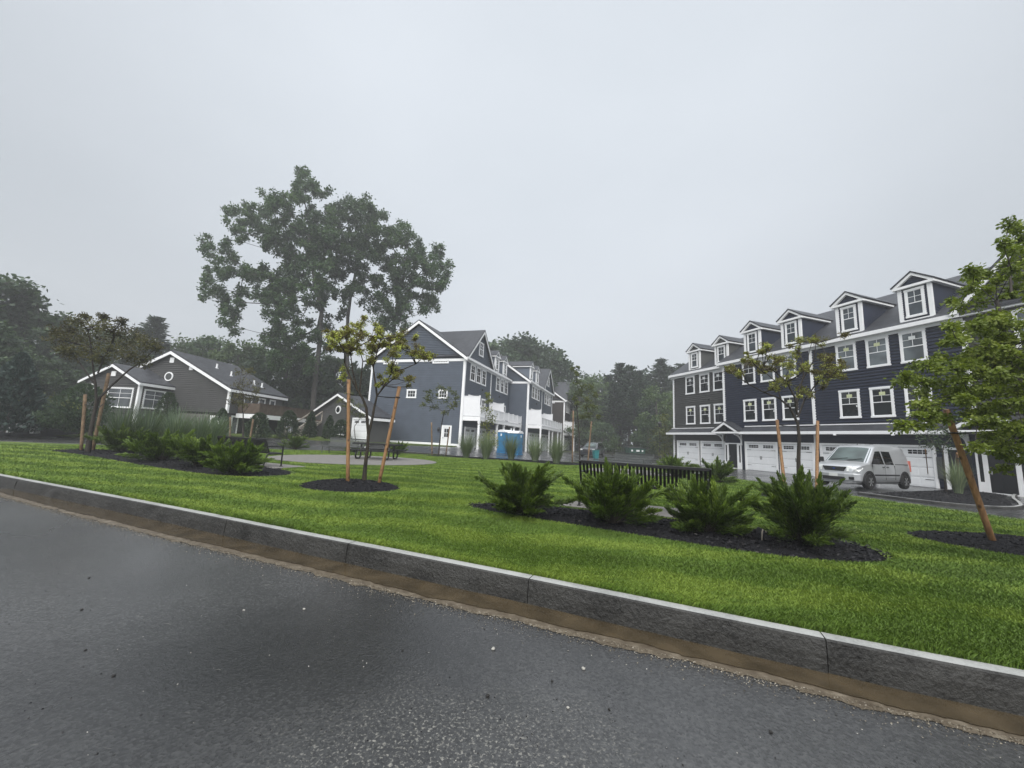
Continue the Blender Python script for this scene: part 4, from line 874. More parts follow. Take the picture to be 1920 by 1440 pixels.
for y0, y1 in ((1.6, 2.6), (3.4, 4.3), (4.9, 5.7)): window(lh, FACE_X1(0), y0, y1, hb + .35, he - .55, 'room_glass', muntin='none', trim=.09)
for x0, x1 in ((-1.5, -.6),): window(lh, at_y(.12), x0, x1, .1, 1.6, 'window_glass', muntin='none', trim=.16)
window(lh, FACE_X1(-.15), .7, 1.5, .0, 1.7, 'room_glass', muntin='none', trim=.1)
# front gable wing
wx0, wx1, wy, we, wr = -10.3, -5.35, -2.7, he - .12, 1.3; wb = hb - 1.5; pw = wr / ((wx1 - wx0) / 2); wc = (wx0 + wx1) / 2
g = MB(at_y(wy)); siding(g, wx0, wx1, wb, we - .05, 0, .17, .10); siding(g, lambda z: wx0 + (z - we) / pw, lambda z: wx1 - (z - we) / pw, we - .05, we + wr - .1, 0, .17, .10); g.box(wx0 + .03, wx1 - .03, .075, -wy, wb - .8, we); g.build('wall', M[HS], lh)
q = MB(FACE_X1(wx1)); siding(q, wy, 0, wb, we, 0, .17, .10); q.build('wall', M[HS], lh)
r = MB()
for x0 in (wx0 - .25, wx1 + .25): r.prism([(x0, we - .25 * pw), (wc, we + wr), (wc, we + wr + .11), (x0, we - .25 * pw + .11)], wy - .25, .4)
r.build('roof', M['light_shingles'], lh)
t = MB()
for x0 in (wx0 - .26, wx1 + .26): t.prism([(x0, we - .25 * pw - .04), (wc, we + wr - .02), (wc, we + wr - .22), (x0, we - .25 * pw - .22)], wy - .31, wy - .24)
t.box(wx1 + .2, wx1 + .26, wy - .24, .0, we - .33, we - .12); t.box(wx1 - .12, wx1 + .06, wy - .07, wy + .02, wb - .6, we - .2); t.box(wx1 + .02, wx1 + .065, wy + .02, wy + .16, wb - .6, we - .2); t.build('eave_trim', M['white_trim'], lh)
window(lh, at_y(wy), wx1 - 2.75, wx1 - .45, we - 2.15, we - .55, 'room_glass', trim=.08, muntin='both'); window(lh, FACE_X1(wx1), wy + .35, wy + 2.1, we - 2.1, we - .55, 'room_glass', trim=.08, muntin='both'); window(lh, at_y(wy), wx0 + .35, wx0 + 1.0, we - 1.0, we - .35, 'pale_glass', trim=.08, muntin='none')
trimbox(lh, at_y(wy), [(wc - .2, wc + .2, -.09, -.03, we + .35, we + .75)], 'vent')
# deck with stairs on the right side
dk = MB(); dk.box(.06, 2.1, 1.0, 8.9, hb - .12, hb); dko = dk.build('deck', M['deck_wood'], lh)
b = MB(); b.box(2.1, 2.15, .95, 8.9, hb - .36, hb + .02); b.box(.06, 2.1, .95, 1.0, hb - .36, hb + .02); b.build('trim', M['white_trim'], dko)
b = MB(); b.box(2.05, 2.09, 1.02, 8.88, hb + .08, hb + .95); b.box(.1, 2.05, 1.02, 1.06, hb + .08, hb + .95); b.box(2.02, 2.13, 1.0, 8.9, hb + .95, hb + 1.0)
for k in range(9): b.box(2.1, 2.125, 1.05 + .97 * k, 1.15 + .97 * k, hb - .05, hb + 1.0)
b.build('railing', M['deck_wood'], dko)
for y in (1.2, 4.8, 8.6): b = MB(); b.box(1.9, 2.05, y, y + .15, -.6, hb - .12); b.build('post', M['grey_wood'], dko)
st = MB(); n = 11; y1, y0 = 8.7, 4.9
for k in range(n): yy = y1 - (y1 - y0) * k / n; zz = hb - (hb + .05) * (k + 1) / (n + 1); st.box(2.3, 3.3, yy - .33, yy, zz - .04, zz)
for x in (2.26, 3.3): st.prism([(y1, hb - .05), (y0 - .2, -.12), (y0 - .2, -.32), (y1, hb - .3)], x, x + .05, 'x')
sto = st.build('stairs', M['grey_wood'], dko); hrl = MB()
for x in (2.25, 3.32): hrl.bar((x, y1, hb + .9), (x, y0 - .2, .8), .09, .12); hrl.box(x - .05, x + .05, y0 - .25, y0 - .15, -.3, .85); hrl.box(x - .05, x + .05, y1 - .05, y1 + .05, hb - .3, hb + .95)
hrl.build('handrail', M['grey_wood'], sto)
ld = MB(); ld.box(2.1, 3.4, 8.7, 9.9, hb - .12, hb); ld.box(3.3, 3.34, 8.75, 9.9, hb, hb + 1.0); ld.box(3.2, 3.35, 9.75, 9.9, -.5, hb); ld.build('landing', M['deck_wood'], dko)

# --- the small grey garage
sx, sy = -13.3, 37.0; sh = thing('garage', 'small grey gabled garage with round window and white door beside the slate gable end', 'garage', (sx, sy, .5), math.radians(-33))
SW, SD, se, sr = 10.5, 2.2, 2.7, 2.2; ps = sr / (SW / 2)
g = MB(); siding(g, -SW, 0, -.5, se, 0, .17, .10); siding(g, lambda z: -SW + (z - se) / ps, lambda z: -(z - se) / ps, se, se + sr - .1, 0, .17, .10); g.box(-SW + .03, -.03, .075, SD, -.6, se); g.build('wall', M[HS], sh)
q = MB(FACE_X1(0)); siding(q, 0, SD, -.5, se, 0, .17, .10); q.build('wall', M[HS], sh)
r = MB()
for x0 in (-SW - .4, .5): 
    e = .4 if x0 < 0 else .5; r.prism([(x0, se - e * ps), (-SW / 2, se + sr), (-SW / 2, se + sr + .12), (x0, se - e * ps + .12)], -.3, SD + .3)
r.build('roof', M['shingles'], sh)
t = MB()
for x0, e in ((-SW - .41, .4), (.51, .5)): t.prism([(x0, se - e * ps - .05), (-SW / 2, se + sr - .03), (-SW / 2, se + sr - .24), (x0, se - e * ps - .24)], -.36, -.29)
t.box(.46, .51, -.29, SD + .3, se - .5, se - .25); t.box(-SW - .05, -SW + .12, -.06, .02, -.5, se - .25); t.box(-.14, .04, -.06, .02, -.5, se - .25); t.build('eave_trim', M['white_trim'], sh)
v = MB(); v.lathe([(.30, -.1), (.42, -.1), (.42, -.03)], 20, (-SW / 2, 0, se + .55), 'y'); vv = v.build('round_window', M['white_trim'], sh); v = MB(); v.lathe([(.30, -.105), (.30, -.09)], 18, (-SW / 2, 0, se + .55), 'y'); v.box(-SW / 2 - .3, -SW / 2 + .3, -.108, -.1, se + .54, se + .56); v.build('pane', M['window_glass'], vv)
garage_door(sh, at_y(-.04), -2.55, -.45, 2.3, False); trimbox(sh, at_y(-.04), [(-2.7, -2.55, -.06, .03, -.4, 2.45), (-.45, -.3, -.06, .03, -.4, 2.45), (-2.55, -.45, -.06, .03, 2.3, 2.45)], 'garage_trim')
window(sh, at_y(0), -SW + .35, -SW + 1.15, .1, 2.0, muntin='none', trim=.14); window(sh, at_y(0), -4.9, -3.6, .7, 1.9, 'pale_glass', trim=.08)

# ------------------------------------------------------------------ street furniture
def place(o, x, y, z, rz, label=None):
    o.location = (x, y, z); o.rotation_euler = (0, 0, rz)
    if label: o['label'] = label
    return o
def make_bench(mat, L_=2.4):
    t = thing('park_bench', '', 'bench', group='metal park benches'); m = M[mat]; h = L_ / 2
    s = MB()
    for k in range(9): y = -.18 + .056 * k; s.box(-h + .05, h - .05, y, y + .036, .435 + .02 * (k / 8 - .5) ** 2, .45)
    s.box(-h + .05, h - .05, .30, .335, .40, .452); s.build('seat', m, t, bevel=.004)
    b = MB(); n = int(L_ / .072)
    top = Vector((0, -.36, .86)); bot = Vector((0, -.20, .47))
    for k in range(n): x = -h + .08 + (L_ - .16) * k / (n - 1); b.bar((x, bot.y, bot.z), (x, top.y, top.z), .046, .012)
    b.box(-h + .02, h - .02, top.y - .025, top.y + .025, top.z - .01, top.z + .05); b.box(-h + .02, h - .02, bot.y - .02, bot.y + .02, bot.z - .03, bot.z + .02)
    b.build('backrest', m, t, bevel=.004)
    for x in (-h, h):
        f = MB(); f.tube([(x, .30, .0), (x, .29, .66)], .024, 8); f.tube([(x, .31, .65), (x, .05, .67), (x, -.26, .66)], .022, 8); f.build('armrest', m, t)
        f = MB(); f.tube([(x, -.34, 0), (x, -.24, .40), (x, -.19, .46), (x, -.37, .90)], .024, 8); f.tube([(x, -.22, .42), (x, .29, .42)], .022, 8); f.box(x - .035, x + .035, -.38, -.30, 0, .015); f.box(x - .035, x + .035, .26, .34, 0, .015); f.build('leg', m, t)
    return t
GB = LZ - .005
bn = make_bench('black_metal'); place(bn, -8.85, 13.45, LZ + .02, math.radians(-22), 'black slatted bench with its back to the left juniper hedge')
b2 = copy_tree(bn); place(b2, 2.72, 7.95, LZ + .02, math.radians(-23), 'black slatted bench right behind the four spreading junipers')
bg = make_bench('grey_metal'); place(bg, -9.7, 23.0, LZ, math.radians(166), 'grey metal bench across the patio behind the picnic table')
b4 = copy_tree(bg); place(b4, 5.75, 18.75, LZ + .02, math.radians(118), 'tilted grey bench back seen beyond the black bench')
tbl = thing('picnic_table', 'black metal picnic table with attached benches on the round patio', 'picnic table', (-6.55, 19.6, LZ + .02), math.radians(-6))
m = M['black_metal']; b = MB(); 
for k in range(7): b.box(-1.15, 1.15, -.38 + .11 * k, -.38 + .11 * k + .095, .74, .775)
b.box(-1.15, 1.15, -.40, .40, .69, .735); b.build('tabletop', m, tbl, bevel=.005)
for s in (-1, 1):
    b = MB(); y = s * .78; b.box(-1.15, 1.15, y - .15, y - .01, .41, .47); b.box(-1.15, 1.15, y + .01, y + .15, .41, .47); b.build('seat', m, tbl, bevel=.005)
for x in (-.72, .72):
    b = MB()
    for s in (-1, 1):
        b.tube([(x, s * .78, .42), (x, s * .80, .16), (x, s * .74, .06), (x, s * .62, .03), (x, s * .42, .03), (x, s * .32, .08), (x, s * .30, .18), (x, s * .30, .72)], .042, 8)
    b.tube([(x, -.78, .41), (x, .78, .41)], .022, 8); b.tube([(x, 0, .42), (x * .3, 0, .72)], .018, 6); b.build('leg', m, tbl, smooth=True)

def make_toilet():
    t = thing('portable_toilet', '', 'portable toilet', group='blue portable toilets'); w, d, h = .50, .54, 1.98
    b = MB(); b.box(-w, w, -d, d, .1, h); 
    for x in (-w, w):
        for k in range(5): b.box(x - .025, x + .025, -d + .1, d - .1, .25 + .34 * k, .45 + .34 * k)
    b.box(-w - .04, w + .04, -d - .05, d + .05, 0, .12); b.build('cabin', M['toilet_blue'], t, bevel=.03)
    dd = MB(); dd.box(-w + .1, w - .1, -d - .05, -d + .01, .18, 1.9)
    for k in range(3): dd.box(-w + .2, w - .2, -d - .07, -d - .05, .3 + .42 * k, .58 + .42 * k)
    do = dd.build('door', M['toilet_blue'], t, bevel=.015)
    s = MB(); s.box(-.08, .08, -d - .065, -d - .052, 1.62, 1.84); s.lathe([(.06, -d - .07), (.06, -d - .052)], 12, (0, 0, 1.72), 'y'); s.build('sign', M['toilet_roof'], do)
    hd = MB(); hd.box(w - .22, w - .17, -d - .09, -d - .05, .95, 1.12); hd.build('handle', M['grey_metal'], do)
    r = MB(); n = 9
    prof = [(-w - .05, h)] + [(-(w + .03) * math.cos(PI * k / n), h + .05 + .20 * math.sin(PI * k / n)) for k in range(n + 1)] + [(w + .05, h)]
    r.prism(prof, -d - .04, d + .04); r.build('roof', M['toilet_roof'], t, bevel=.02)
    p = MB(); p.tube([(w - .12, d - .12, h), (w - .12, d - .12, h + .42)], .05, 8); p.build('vent_pipe', M['toilet_roof'], t)
    return t
tl = make_toilet(); place(tl, -.42, 37.6, gz(-.42, 37.6), math.radians(-38), 'blue portable toilet with white roof, the left one of the pair')
t2 = copy_tree(tl); place(t2, .55, 36.2, gz(.55, 36.2), math.radians(62), 'blue portable toilet turned sideways, the right one of the pair')

dm = thing('dumpster', 'green dumpster with white labels at the edge of the woods', 'dumpster', (18.6, 57.5, gz(18.6, 57.5)), math.radians(8))
b = MB(); b.prism([(-1.15, .15), (1.15, .15), (1.25, 1.25), (-1.25, 1.25)], -.7, .7); b.box(-1.3, 1.3, -.75, .75, 1.12, 1.2)
for x in (-.9, -.3, .3, .9): b.box(x - .04, x + .04, -.76, -.7, .2, 1.1)
b.build('body', M['dumpster_green'], dm)
b = MB(); b.prism([(-.75, 1.2), (.75, 1.35), (.75, 1.4), (-.75, 1.26)], -1.25, 1.25, 'x'); b.build('lid', M['black_plastic'], dm)
for x, w in ((-.85, .12), (.05, .25), (.75, .12)): b = MB(); b.box(x - w, x + w, -.785, -.76, .72, .98); b.build('sign', M['white_sticker'], dm)
lp = thing('lamp_post', 'slim black lamp post before the dark woods', 'lamp post', (19.9, 51.5, 0))
b = MB(); b.lathe([(.16, 0), (.16, .3), (.09, .4), (.06, .6), (.05, 4.1)], 10); b.build('post', M['black_metal'], lp); b = MB(); b.lathe([(.06, 4.1), (.14, 4.2), (.18, 4.6), (.26, 4.65), (.05, 4.9)], 10); b.build('lantern', M['black_metal'], lp)
tbn = thing('bin', 'small teal bin with lid beside the dark car', 'bin', (8.9, 40.0, 0), .3)
b = MB(); b.prism([(-.2, 0.05), (.2, 0.05), (.27, .85), (-.27, .85)], -.24, .24); b.build('body', M['teal_paint'], tbn, bevel=.02); b = MB(); b.box(-.3, .3, -.3, .28, .86, .92); b.build('lid', M['teal_paint'], tbn, bevel=.02)
cp = at(138, 808, .75); cu = thing('culvert_pipe', 'white rimmed culvert mouth in the dark bank at left', 'culvert pipe', (-31.6, 25.6, .45), math.radians(25))
b = MB(); n = 20; 
for k in range(n): a0, a1 = PI * k / n, PI * (k + 1) / n; b.prism([(.62 * math.cos(a0), .62 * math.sin(a0)), (.62 * math.cos(a1), .62 * math.sin(a1)), (.44 * math.cos(a1), .44 * math.sin(a1)), (.44 * math.cos(a0), .44 * math.sin(a0))], -.5, .1)
b.build('rim', M['white_trim'], cu); b = MB(); b.prism([(.44 * math.cos(PI * k / n), .44 * math.sin(PI * k / n)) for k in range(n + 1)], -.2, .0); b.build('opening', M['black_plastic'], cu)

# ------------------------------------------------------------------ vehicles
def make_car(t, prof, wid, roofw, belt, paint, wheels, wr, glassx, side_glass, van=False):
    """body lofted along x (front at +x). prof: (x, top height); wid(x): half width"""
    xs = sorted({round(p[0], 3) for p in prof} | {round(x, 3) for x in np.linspace(prof[-1][0], prof[0][0], 30)}, reverse=True)
    px = [p[0] for p in prof][::-1]; pz = [p[1] for p in prof][::-1]
    top = lambda x: float(np.interp(x, px, pz))
    def sec(x):
        zt = top(x); w = wid(x); zb = .24; bl = min(belt, zt - .06); up = max(0, (zt - belt)) / max(.1, max(pz) - belt); wr_ = w - (w - roofw) * min(1, up)
        return [(0, zb), (w * .86, zb), (w * .97, zb + .1), (w, .52), (w, bl * .8), (w * .985, bl), (wr_ + (w * .985 - wr_) * .45, bl + (zt - .09 - bl) * .55), (wr_ * .99, zt - .10), (wr_ * .94, zt - .03), (wr_ * .80, zt), (0, zt + .02)]
    def sidey(x, z):
        s = sec(x)[3:8]; return float(np.interp(z, [q[1] for q in s], [q[0] for q in s]))
    b = MB(); rings = []
    for x in xs:
        s = sec(x); ring = [b.p(x, -y, z) for y, z in s] + [b.p(x, y, z) for y, z in s[-2:0:-1]]; rings.append(ring)
    n = len(rings[0])
    for A, B in zip(rings, rings[1:]):
        for j in range(n): b.f.append([A[j], A[(j + 1) % n], B[(j + 1) % n], B[j]]); b.mi.append(0)
    b.f.append(rings[0]); b.f.append(rings[-1][::-1]); b.mi += [0, 0]
    body = b.build('body', M[paint], t, bevel=.02, smooth=True)
    body.data.update()
    # windshield on the sloping front
    g = MB(); x0, x1 = glassx; k = 8; rows = []
    for i in range(k + 1):
        x = x0 + (x1 - x0) * i / k; zt = top(x); w = sec(x)[8][0] * .93; rows.append([g.p(x + .012, w * a, zt + .028 - .05 * abs(a) ** 3) for a in np.linspace(-1, 1, 9)])
    for A, B in zip(rows, rows[1:]):
        for j in range(8): g.f.append([A[j], A[j + 1], B[j + 1], B[j]]); g.mi.append(0)
    ws = g.build('windshield', M['windshield_glass'], t, smooth=True)
    wp = MB()
    for y0, y1 in ((-.55, .05), (.1, .6)): wp.bar((x0 + .0, y0, top(x0) + .05), (x0 - .12, y1, top(x0 - .12) + .05), .02, .02)
    wp.build('wiper', M['black_plastic'], ws)
    for s in (-1, 1):
        for poly in side_glass:
            g = MB(); P = [(x, s * (sidey(x, z) + .012), z) for x, z in poly]; c = tuple(sum(p[i] for p in P) / len(P) for i in range(3)); c = (c[0], s * (sidey(c[0], c[2]) + .014), c[2])
            for i in range(len(P)): g.face([c, P[i], P[(i + 1) % len(P)]])
            g.build('side_window', M['car_glass'], t)
        for x in wheels:
            w = sidey(x, .5)
            a = MB(); nn = 18; ro, ri = wr + .13, wr + .02
            for k in range(nn):
                a0, a1 = -.15 + (PI + .3) * k / nn, -.15 + (PI + .3) * (k + 1) / nn
                q = [(x + r_ * math.cos(c_), wr + r_ * math.sin(c_)) for r_, c_ in ((ri, a0), (ro, a0), (ro, a1), (ri, a1))]
                a.prism(q, min(s * (w - .05), s * (w + .028)), max(s * (w - .05), s * (w + .028)))
            nn = 16; a.prism([(x + (ri + .01) * math.cos(PI * k / nn), wr + (ri + .01) * math.sin(PI * k / nn)) for k in range(nn + 1)] + [(x - ri, .2), (x + ri, .2)], min(s * (w - .02), s * (w + .008)), max(s * (w - .02), s * (w + .008)))  # black half disc painted in for the shaded hollow round the wheel
            a.build('wheel_arch', M['black_plastic'], t)
            wh = thing('wheel', None, None, (x, s * (w - .06), wr)); wh.parent = t
            ty = MB(); ty.lathe([(wr * .62, -.1), (wr * .94, -.1), (wr, -.06), (wr, .06), (wr * .94, .1), (wr * .62, .1)], 28, ax='y'); ty.build('tyre', M['tyre'], wh, smooth=False)
            ri_ = MB(); ri_.lathe([(wr * .60, -.085 * s), (wr * .62, .095 * s), (wr * .55, .10 * s), (wr * .50, .06 * s), (wr * .16, .075 * s), (wr * .12, .1 * s)], 24, ax='y')
            for k in range(6):
                a0 = k * PI / 3; ri_.bar((wr * .14 * math.cos(a0), .085 * s, wr * .14 * math.sin(a0)), (wr * .56 * math.cos(a0), .09 * s, wr * .56 * math.sin(a0)), .055, .03)
            ri_.build('rim', M['alloy'], wh)
        mx = glassx[0] - .18; m_ = MB(); yy = s * (sidey(mx, belt - .03)); m_.bar((mx, yy, belt + .02), (mx, yy + s * .12, belt + .1), .05); m_.box(mx - .07, mx + .08, min(yy + s * .08, yy + s * .26), max(yy + s * .08, yy + s * .26), belt + .02, belt + .24); m_.build('mirror', M['black_plastic'], t, bevel=.02)
    return top, sec, sidey, wid
vn = thing('van', 'silver panel van parked before the white garage doors', 'van', (17.28, 19.1, .07), math.radians(204))
vn.scale = (1.035,) * 3
W = lambda x: float(np.interp(x, [-2.32, -2.2, -1.5, 1.6, 2.05, 2.25, 2.34], [.80, .88, .90, .90, .86, .74, .62]))
prof = [(2.34, .62), (2.30, .84), (2.18, .98), (1.95, 1.06), (1.42, 1.16), (.62, 1.80), (.42, 1.90), (.0, 1.97), (-.8, 2.0), (-1.7, 1.97), (-2.0, 1.88), (-2.16, 1.5), (-2.26, 1.05), (-2.32, .5)]
top, sec, sidey, wid = make_car(vn, prof, W, .72, 1.08, 'silver_paint', (1.52, -1.55), .34, (1.40, .62), [[(1.22, 1.12), (.62, 1.66), (.22, 1.68), (.18, 1.10)], [(.08, 1.10), (.10, 1.68), (-.62, 1.68), (-.66, 1.10)]], True)
b = MB(); b.box(-1.9, 2.0, -.5, .5, .2, .4); b.build('underbody', M['black_plastic'], vn)
for s in (-1, 1):
    h = MB(); P = [(2.16, s * .82, .74), (2.33, s * .46, .74), (2.26, s * .44, .97), (2.0, s * .80, .99), (1.9, s * .87, .9)]; P = [(p[0] + .02, p[1] * 1.02, p[2]) for p in P]; c = (2.24, s * .72, .86)
    for i in range(5): h.face([c, P[i], P[(i + 1) % 5]])
    h.build('headlight', M['headlamp'], vn)
    m_ = MB(); yy = sidey(0, .62); m_.box(-1.08, 1.05, min(s * (yy - .02), s * (yy + .018)), max(s * (yy - .02), s * (yy + .018)), .60, .66)
    for z in (.34, .42, .50): m_.box(-1.08, 1.05, min(s * (yy - .03), s * (yy + .004)), max(s * (yy - .03), s * (yy + .004)), z, z + .012)
    m_.build('side_moulding', M['black_plastic'], vn)
    hd = MB()
    for x in (.30, -.04): y2 = sidey(x, 1.0); hd.box(x - .11, x + .05, min(s * (y2 - .01), s * (y2 + .03)), max(s * (y2 - .01), s * (y2 + .03)), .965, 1.0)
    hd.build('door_handle', M['black_plastic'], vn)
    tr = MB(); y2 = sidey(-1.4, 1.12); tr.box(-1.98, -.8, min(s * (y2 - .02), s * (y2 + .008)), max(s * (y2 - .02), s * (y2 + .008)), 1.10, 1.13); tr.build('door_track', M['black_plastic'], vn)
    sm_ = MB()
    for x in (.13, -.72, 1.18): y2 = sidey(x, .8); sm_.box(x - .007, x + .007, min(s * (y2 - .02), s * (y2 + .004)), max(s * (y2 - .02), s * (y2 + .004)), .42, 1.06)
    sm_.build('door_seam', M['black_plastic'], vn)
    tlg = MB(); y2 = sidey(-2.12, 1.0); tlg.box(-2.27, -2.14, min(s * (y2 - .1), s * (y2 + .01)), max(s * (y2 - .1), s * (y2 + .01)), .8, 1.3); tlg.build('tail_light', M['pink_flag'], vn)
g = MB(); g.prism([(-.44, .93), (.44, .93), (.36, .74), (-.36, .74)], 2.25, 2.335, 'x'); gr_ = g.build('grille', M['black_plastic'], vn)
g = MB(); 
for k in range(4): g.box(2.33, 2.342, -.38, .38, .765 + .045 * k, .775 + .045 * k)
g.build('grille_bar', M['grey_metal'], gr_); g = MB(); g.lathe([(.032, 2.343), (.032, 2.350)], 16, ax='y'); g.v = [(v[1], v[0] * 1.6, v[2] + .84) for v in g.v]; g.build('badge', M['badge_blue'], gr_)
g = MB(); P = [(-.86, 2.12), (-.72, 2.34), (-.4, 2.42), (.4, 2.42), (.72, 2.34), (.86, 2.12)]; g.prism([(p[1], p[0]) for p in P] + [(1.9, .86), (1.9, -.86)], .34, .66, 'z'); bo = g.build('bumper', M['silver_paint'], vn, bevel=.04)
g = MB(); g.box(2.40, 2.432, -.42, .42, .36, .50); g.box(2.25, 2.39, -.72, -.55, .40, .52); g.box(2.25, 2.39, .55, .72, .40, .52); g.build('air_intake', M['black_plastic'], bo); g = MB(); g.box(2.425, 2.44, -.16, .16, .50, .63); g.build('number_plate', M['plate'], bo)
g = MB(); g.tube([(.3, 0, 1.9), (.22, 0, 2.08)], .012, 6); g.build('antenna', M['black_plastic'], vn)
g = MB(); g.box(-2.4, -2.2, -.8, .8, .36, .55); g.build('rear_bumper', M['black_plastic'], vn, bevel=.03)
sv = thing('car', 'dark sport utility car parked beyond the grasses near the woods', 'car', (10.1, 47.0, 0), math.radians(-118))
W2 = lambda x: float(np.interp(x, [-2.3, -2.1, 1.7, 2.2, 2.32], [.82, .92, .93, .84, .66]))
prof2 = [(2.32, .6), (2.26, .9), (1.9, 1.04), (1.1, 1.12), (.35, 1.62), (.0, 1.7), (-1.2, 1.72), (-1.9, 1.62), (-2.2, 1.1), (-2.3, .5)]
_, sec2, sidey2, _ = make_car(sv, prof2, W2, .70, 1.06, 'dark_paint', (1.4, -1.4), .36, (1.05, .38), [[(1.0, 1.1), (.4, 1.52), (.0, 1.56), (-.05, 1.1)], [(-.13, 1.1), (-.1, 1.56), (-.9, 1.57), (-.95, 1.1)], [(-1.05, 1.1), (-1.02, 1.57), (-1.75, 1.5), (-1.9, 1.12)]])
for s in (-1, 1):
    g = MB(); g.tube([(.1, s * .66, 1.74), (-1.6, s * .66, 1.76)], .025, 6); g.build('roof_rail', M['alloy'], sv)
    g = MB(); g.box(2.12, 2.3, s * .72 - .14, s * .72 + .14, .78, .92); g.build('headlight', M['headlamp'], sv)
g = MB(); g.box(2.24, 2.34, -.5, .5, .55, .85); g.build('grille', M['black_plastic'], sv)

# ------------------------------------------------------------------ plants
def limb(b, p, q, r0, r1, n=6, sag=0., wob=.06, seg=5):
    p, q = Vector(p), Vector(q); L_ = (q - p).length; pts = []
    up = Vector((0, 0, 1)); mid = (p + q) / 2 + up * sag * L_ + Vector(rng.normal(size=3)) * wob * L_
    for k in range(seg + 1):
        t = k / seg; pts.append(p * (1 - t) ** 2 + mid * 2 * t * (1 - t) + q * t * t)
    b.tube(pts, [r0 + (r1 - r0) * k / seg for k in range(seg + 1)], n, cap=False)
    return pts
def grow(t, trunk, r0, blobs, bark, leaf, n_cl=9, n_lf=22, lsize=(.06, .1), cl=.35, aspect=.55, droop=.2, twig=.006, lf_name='crown', leaders=(), rmin=.012, edge=.55, taper=.45, flat=.75, lim=.62):
    """trunk: points (with radius r0 at foot); blobs: (centre, radius) of leaf masses; every mass hangs on a limb of its own"""
    b = MB(); K = len(trunk); rad = [r0 * (1 - taper * k / (K - 1)) for k in range(K)]; rad[0] *= 1.18
    b.tube(trunk, rad, 10, cap=False)
    nodes_ = [[Vector(trunk[k]), None, 0., Vector(trunk[k]).z] for k in range(max(1, K // 2), K)]
    for pts, ra, rb_ in leaders:
        m = len(pts); b.tube(pts, [ra + (rb_ - ra) * k / (m - 1) for k in range(m)], 8, cap=False); nodes_ += [[Vector(q), None, .3, 0] for q in pts[1:]]
    top = Vector(trunk[-1]); order = sorted(range(len(blobs)), key=lambda i: (Vector(blobs[i][0]) - top).length); par = []
    for i in order:
        c = Vector(blobs[i][0]); best = min(range(len(nodes_)), key=lambda k: (nodes_[k][0] - c).length * (1.0 if nodes_[k][0].z < c.z + .1 * blobs[i][1] else 1.6) + .25 * nodes_[k][2])
        nodes_.append([c, best, nodes_[best][2] + (nodes_[best][0] - c).length, 0]); par.append(best)
    cnt = [1.] * len(nodes_)
    for k in range(len(nodes_) - 1, -1, -1):
        if nodes_[k][1] is not None: cnt[nodes_[k][1]] += cnt[k]
    tot = max(cnt); rr = lambda k: max(rmin, r0 * lim * math.sqrt(cnt[k] / tot))
    for k, (c, p_, d, _) in enumerate(nodes_):
        if p_ is not None: limb(b, nodes_[p_][0], c, rr(k) * 1.15, max(rmin * .7, rr(k) * .7), 6, -.08 if c.z > nodes_[p_][0].z else .06, .05)
    cen = []; dr = []; hue = []
    for c, r in blobs:
        c = np.array(c); m = max(2, int(n_cl)); u = unit(rng.normal(size=(m, 3))) * (rng.random((m, 1)) ** edge) * r; u[:, 2] *= flat; cc = c + u; ch = rng.normal(0, .16)
        for q in cc:
            if twig: limb(b, Vector(c), Vector(q), twig, twig * .5, 3, .05, .08, 2)
            k = n_lf; e = rng.normal(size=(k, 3)) * cl * r * .5; e[:, 2] *= flat; cen.append(q + e); d = unit(e + rng.normal(size=(k, 3)) * .35 * cl * r); d[:, 2] -= droop; dr.append(d)
            hue.append(np.clip(.5 + ch + rng.normal(0, .12) + rng.normal(0, .15, k) + .10 * e[:, 2] / (cl * r), 0, 1))
    cen = np.concatenate(cen); dr = np.concatenate(dr); hue = np.concatenate(hue)
    b.build('trunk', M[bark], t, smooth=True)
    npmesh(lf_name, leaf_verts(cen, dr, rng.uniform(*lsize, len(cen)), aspect), 4, M[leaf], t, hue)
def px_blobs(L_, zoom, D, base, dj, ro=1.0):
    """leaf masses read off the photo, set round depth D with real depth spread dj"""
    ox, oy, s = zoom; out = []
    for x, y, r in L_:
        y_ = D + float(np.clip(rng.normal(0, dj), -2 * dj, 2 * dj)); p = far(ox + x / s, oy + y / s, y_); out.append((tuple(p - base), ro * r / s / FPX * y_))
    return out
def break_up(L_, r, area, j=.55):
    """each leaf mass becomes several small clumps scattered through it"""
    return [(x + float(rng.normal(0, j * q)), y + float(rng.normal(0, j * q)), r * float(rng.uniform(.75, 1.3))) for x, y, q in L_ for _ in range(max(2, int((q / area) ** 2)))]
def stake(p, q, r, label, mat='stake_wood'):
    """round wooden tree stake; p foot, q head"""
    p, q = Vector(p), Vector(q); t = thing('tree_stake', label, 'stake', p, group='wooden stakes holding young trees'); b = MB(); d = q - p
    b.tube([d * k / 6 - (d.normalized() * .15 if k == 0 else Vector()) for k in range(7)], [r * (1 + rng.normal() * .03) for k in range(7)], 10); b.build('pole', M[mat], t, smooth=True)
    return t
def strap(p, q, label):
    b = MB(); p, q = Vector(p), Vector(q); b.tube([p + (q - p) * k / 5 - Vector((0, 0, .02 * math.sin(PI * k / 5))) for k in range(6)], .013, 6); b.tube([p + Vector((.05 * math.cos(a), .05 * math.sin(a), 0)) for a in np.linspace(0, 2 * PI, 11)], .012, 6)
    o = b.build('tree_strap', M['strap_black']); return tag(o, label, 'strap', 'straps tying young trees to stakes')
ZG = LZ + .05
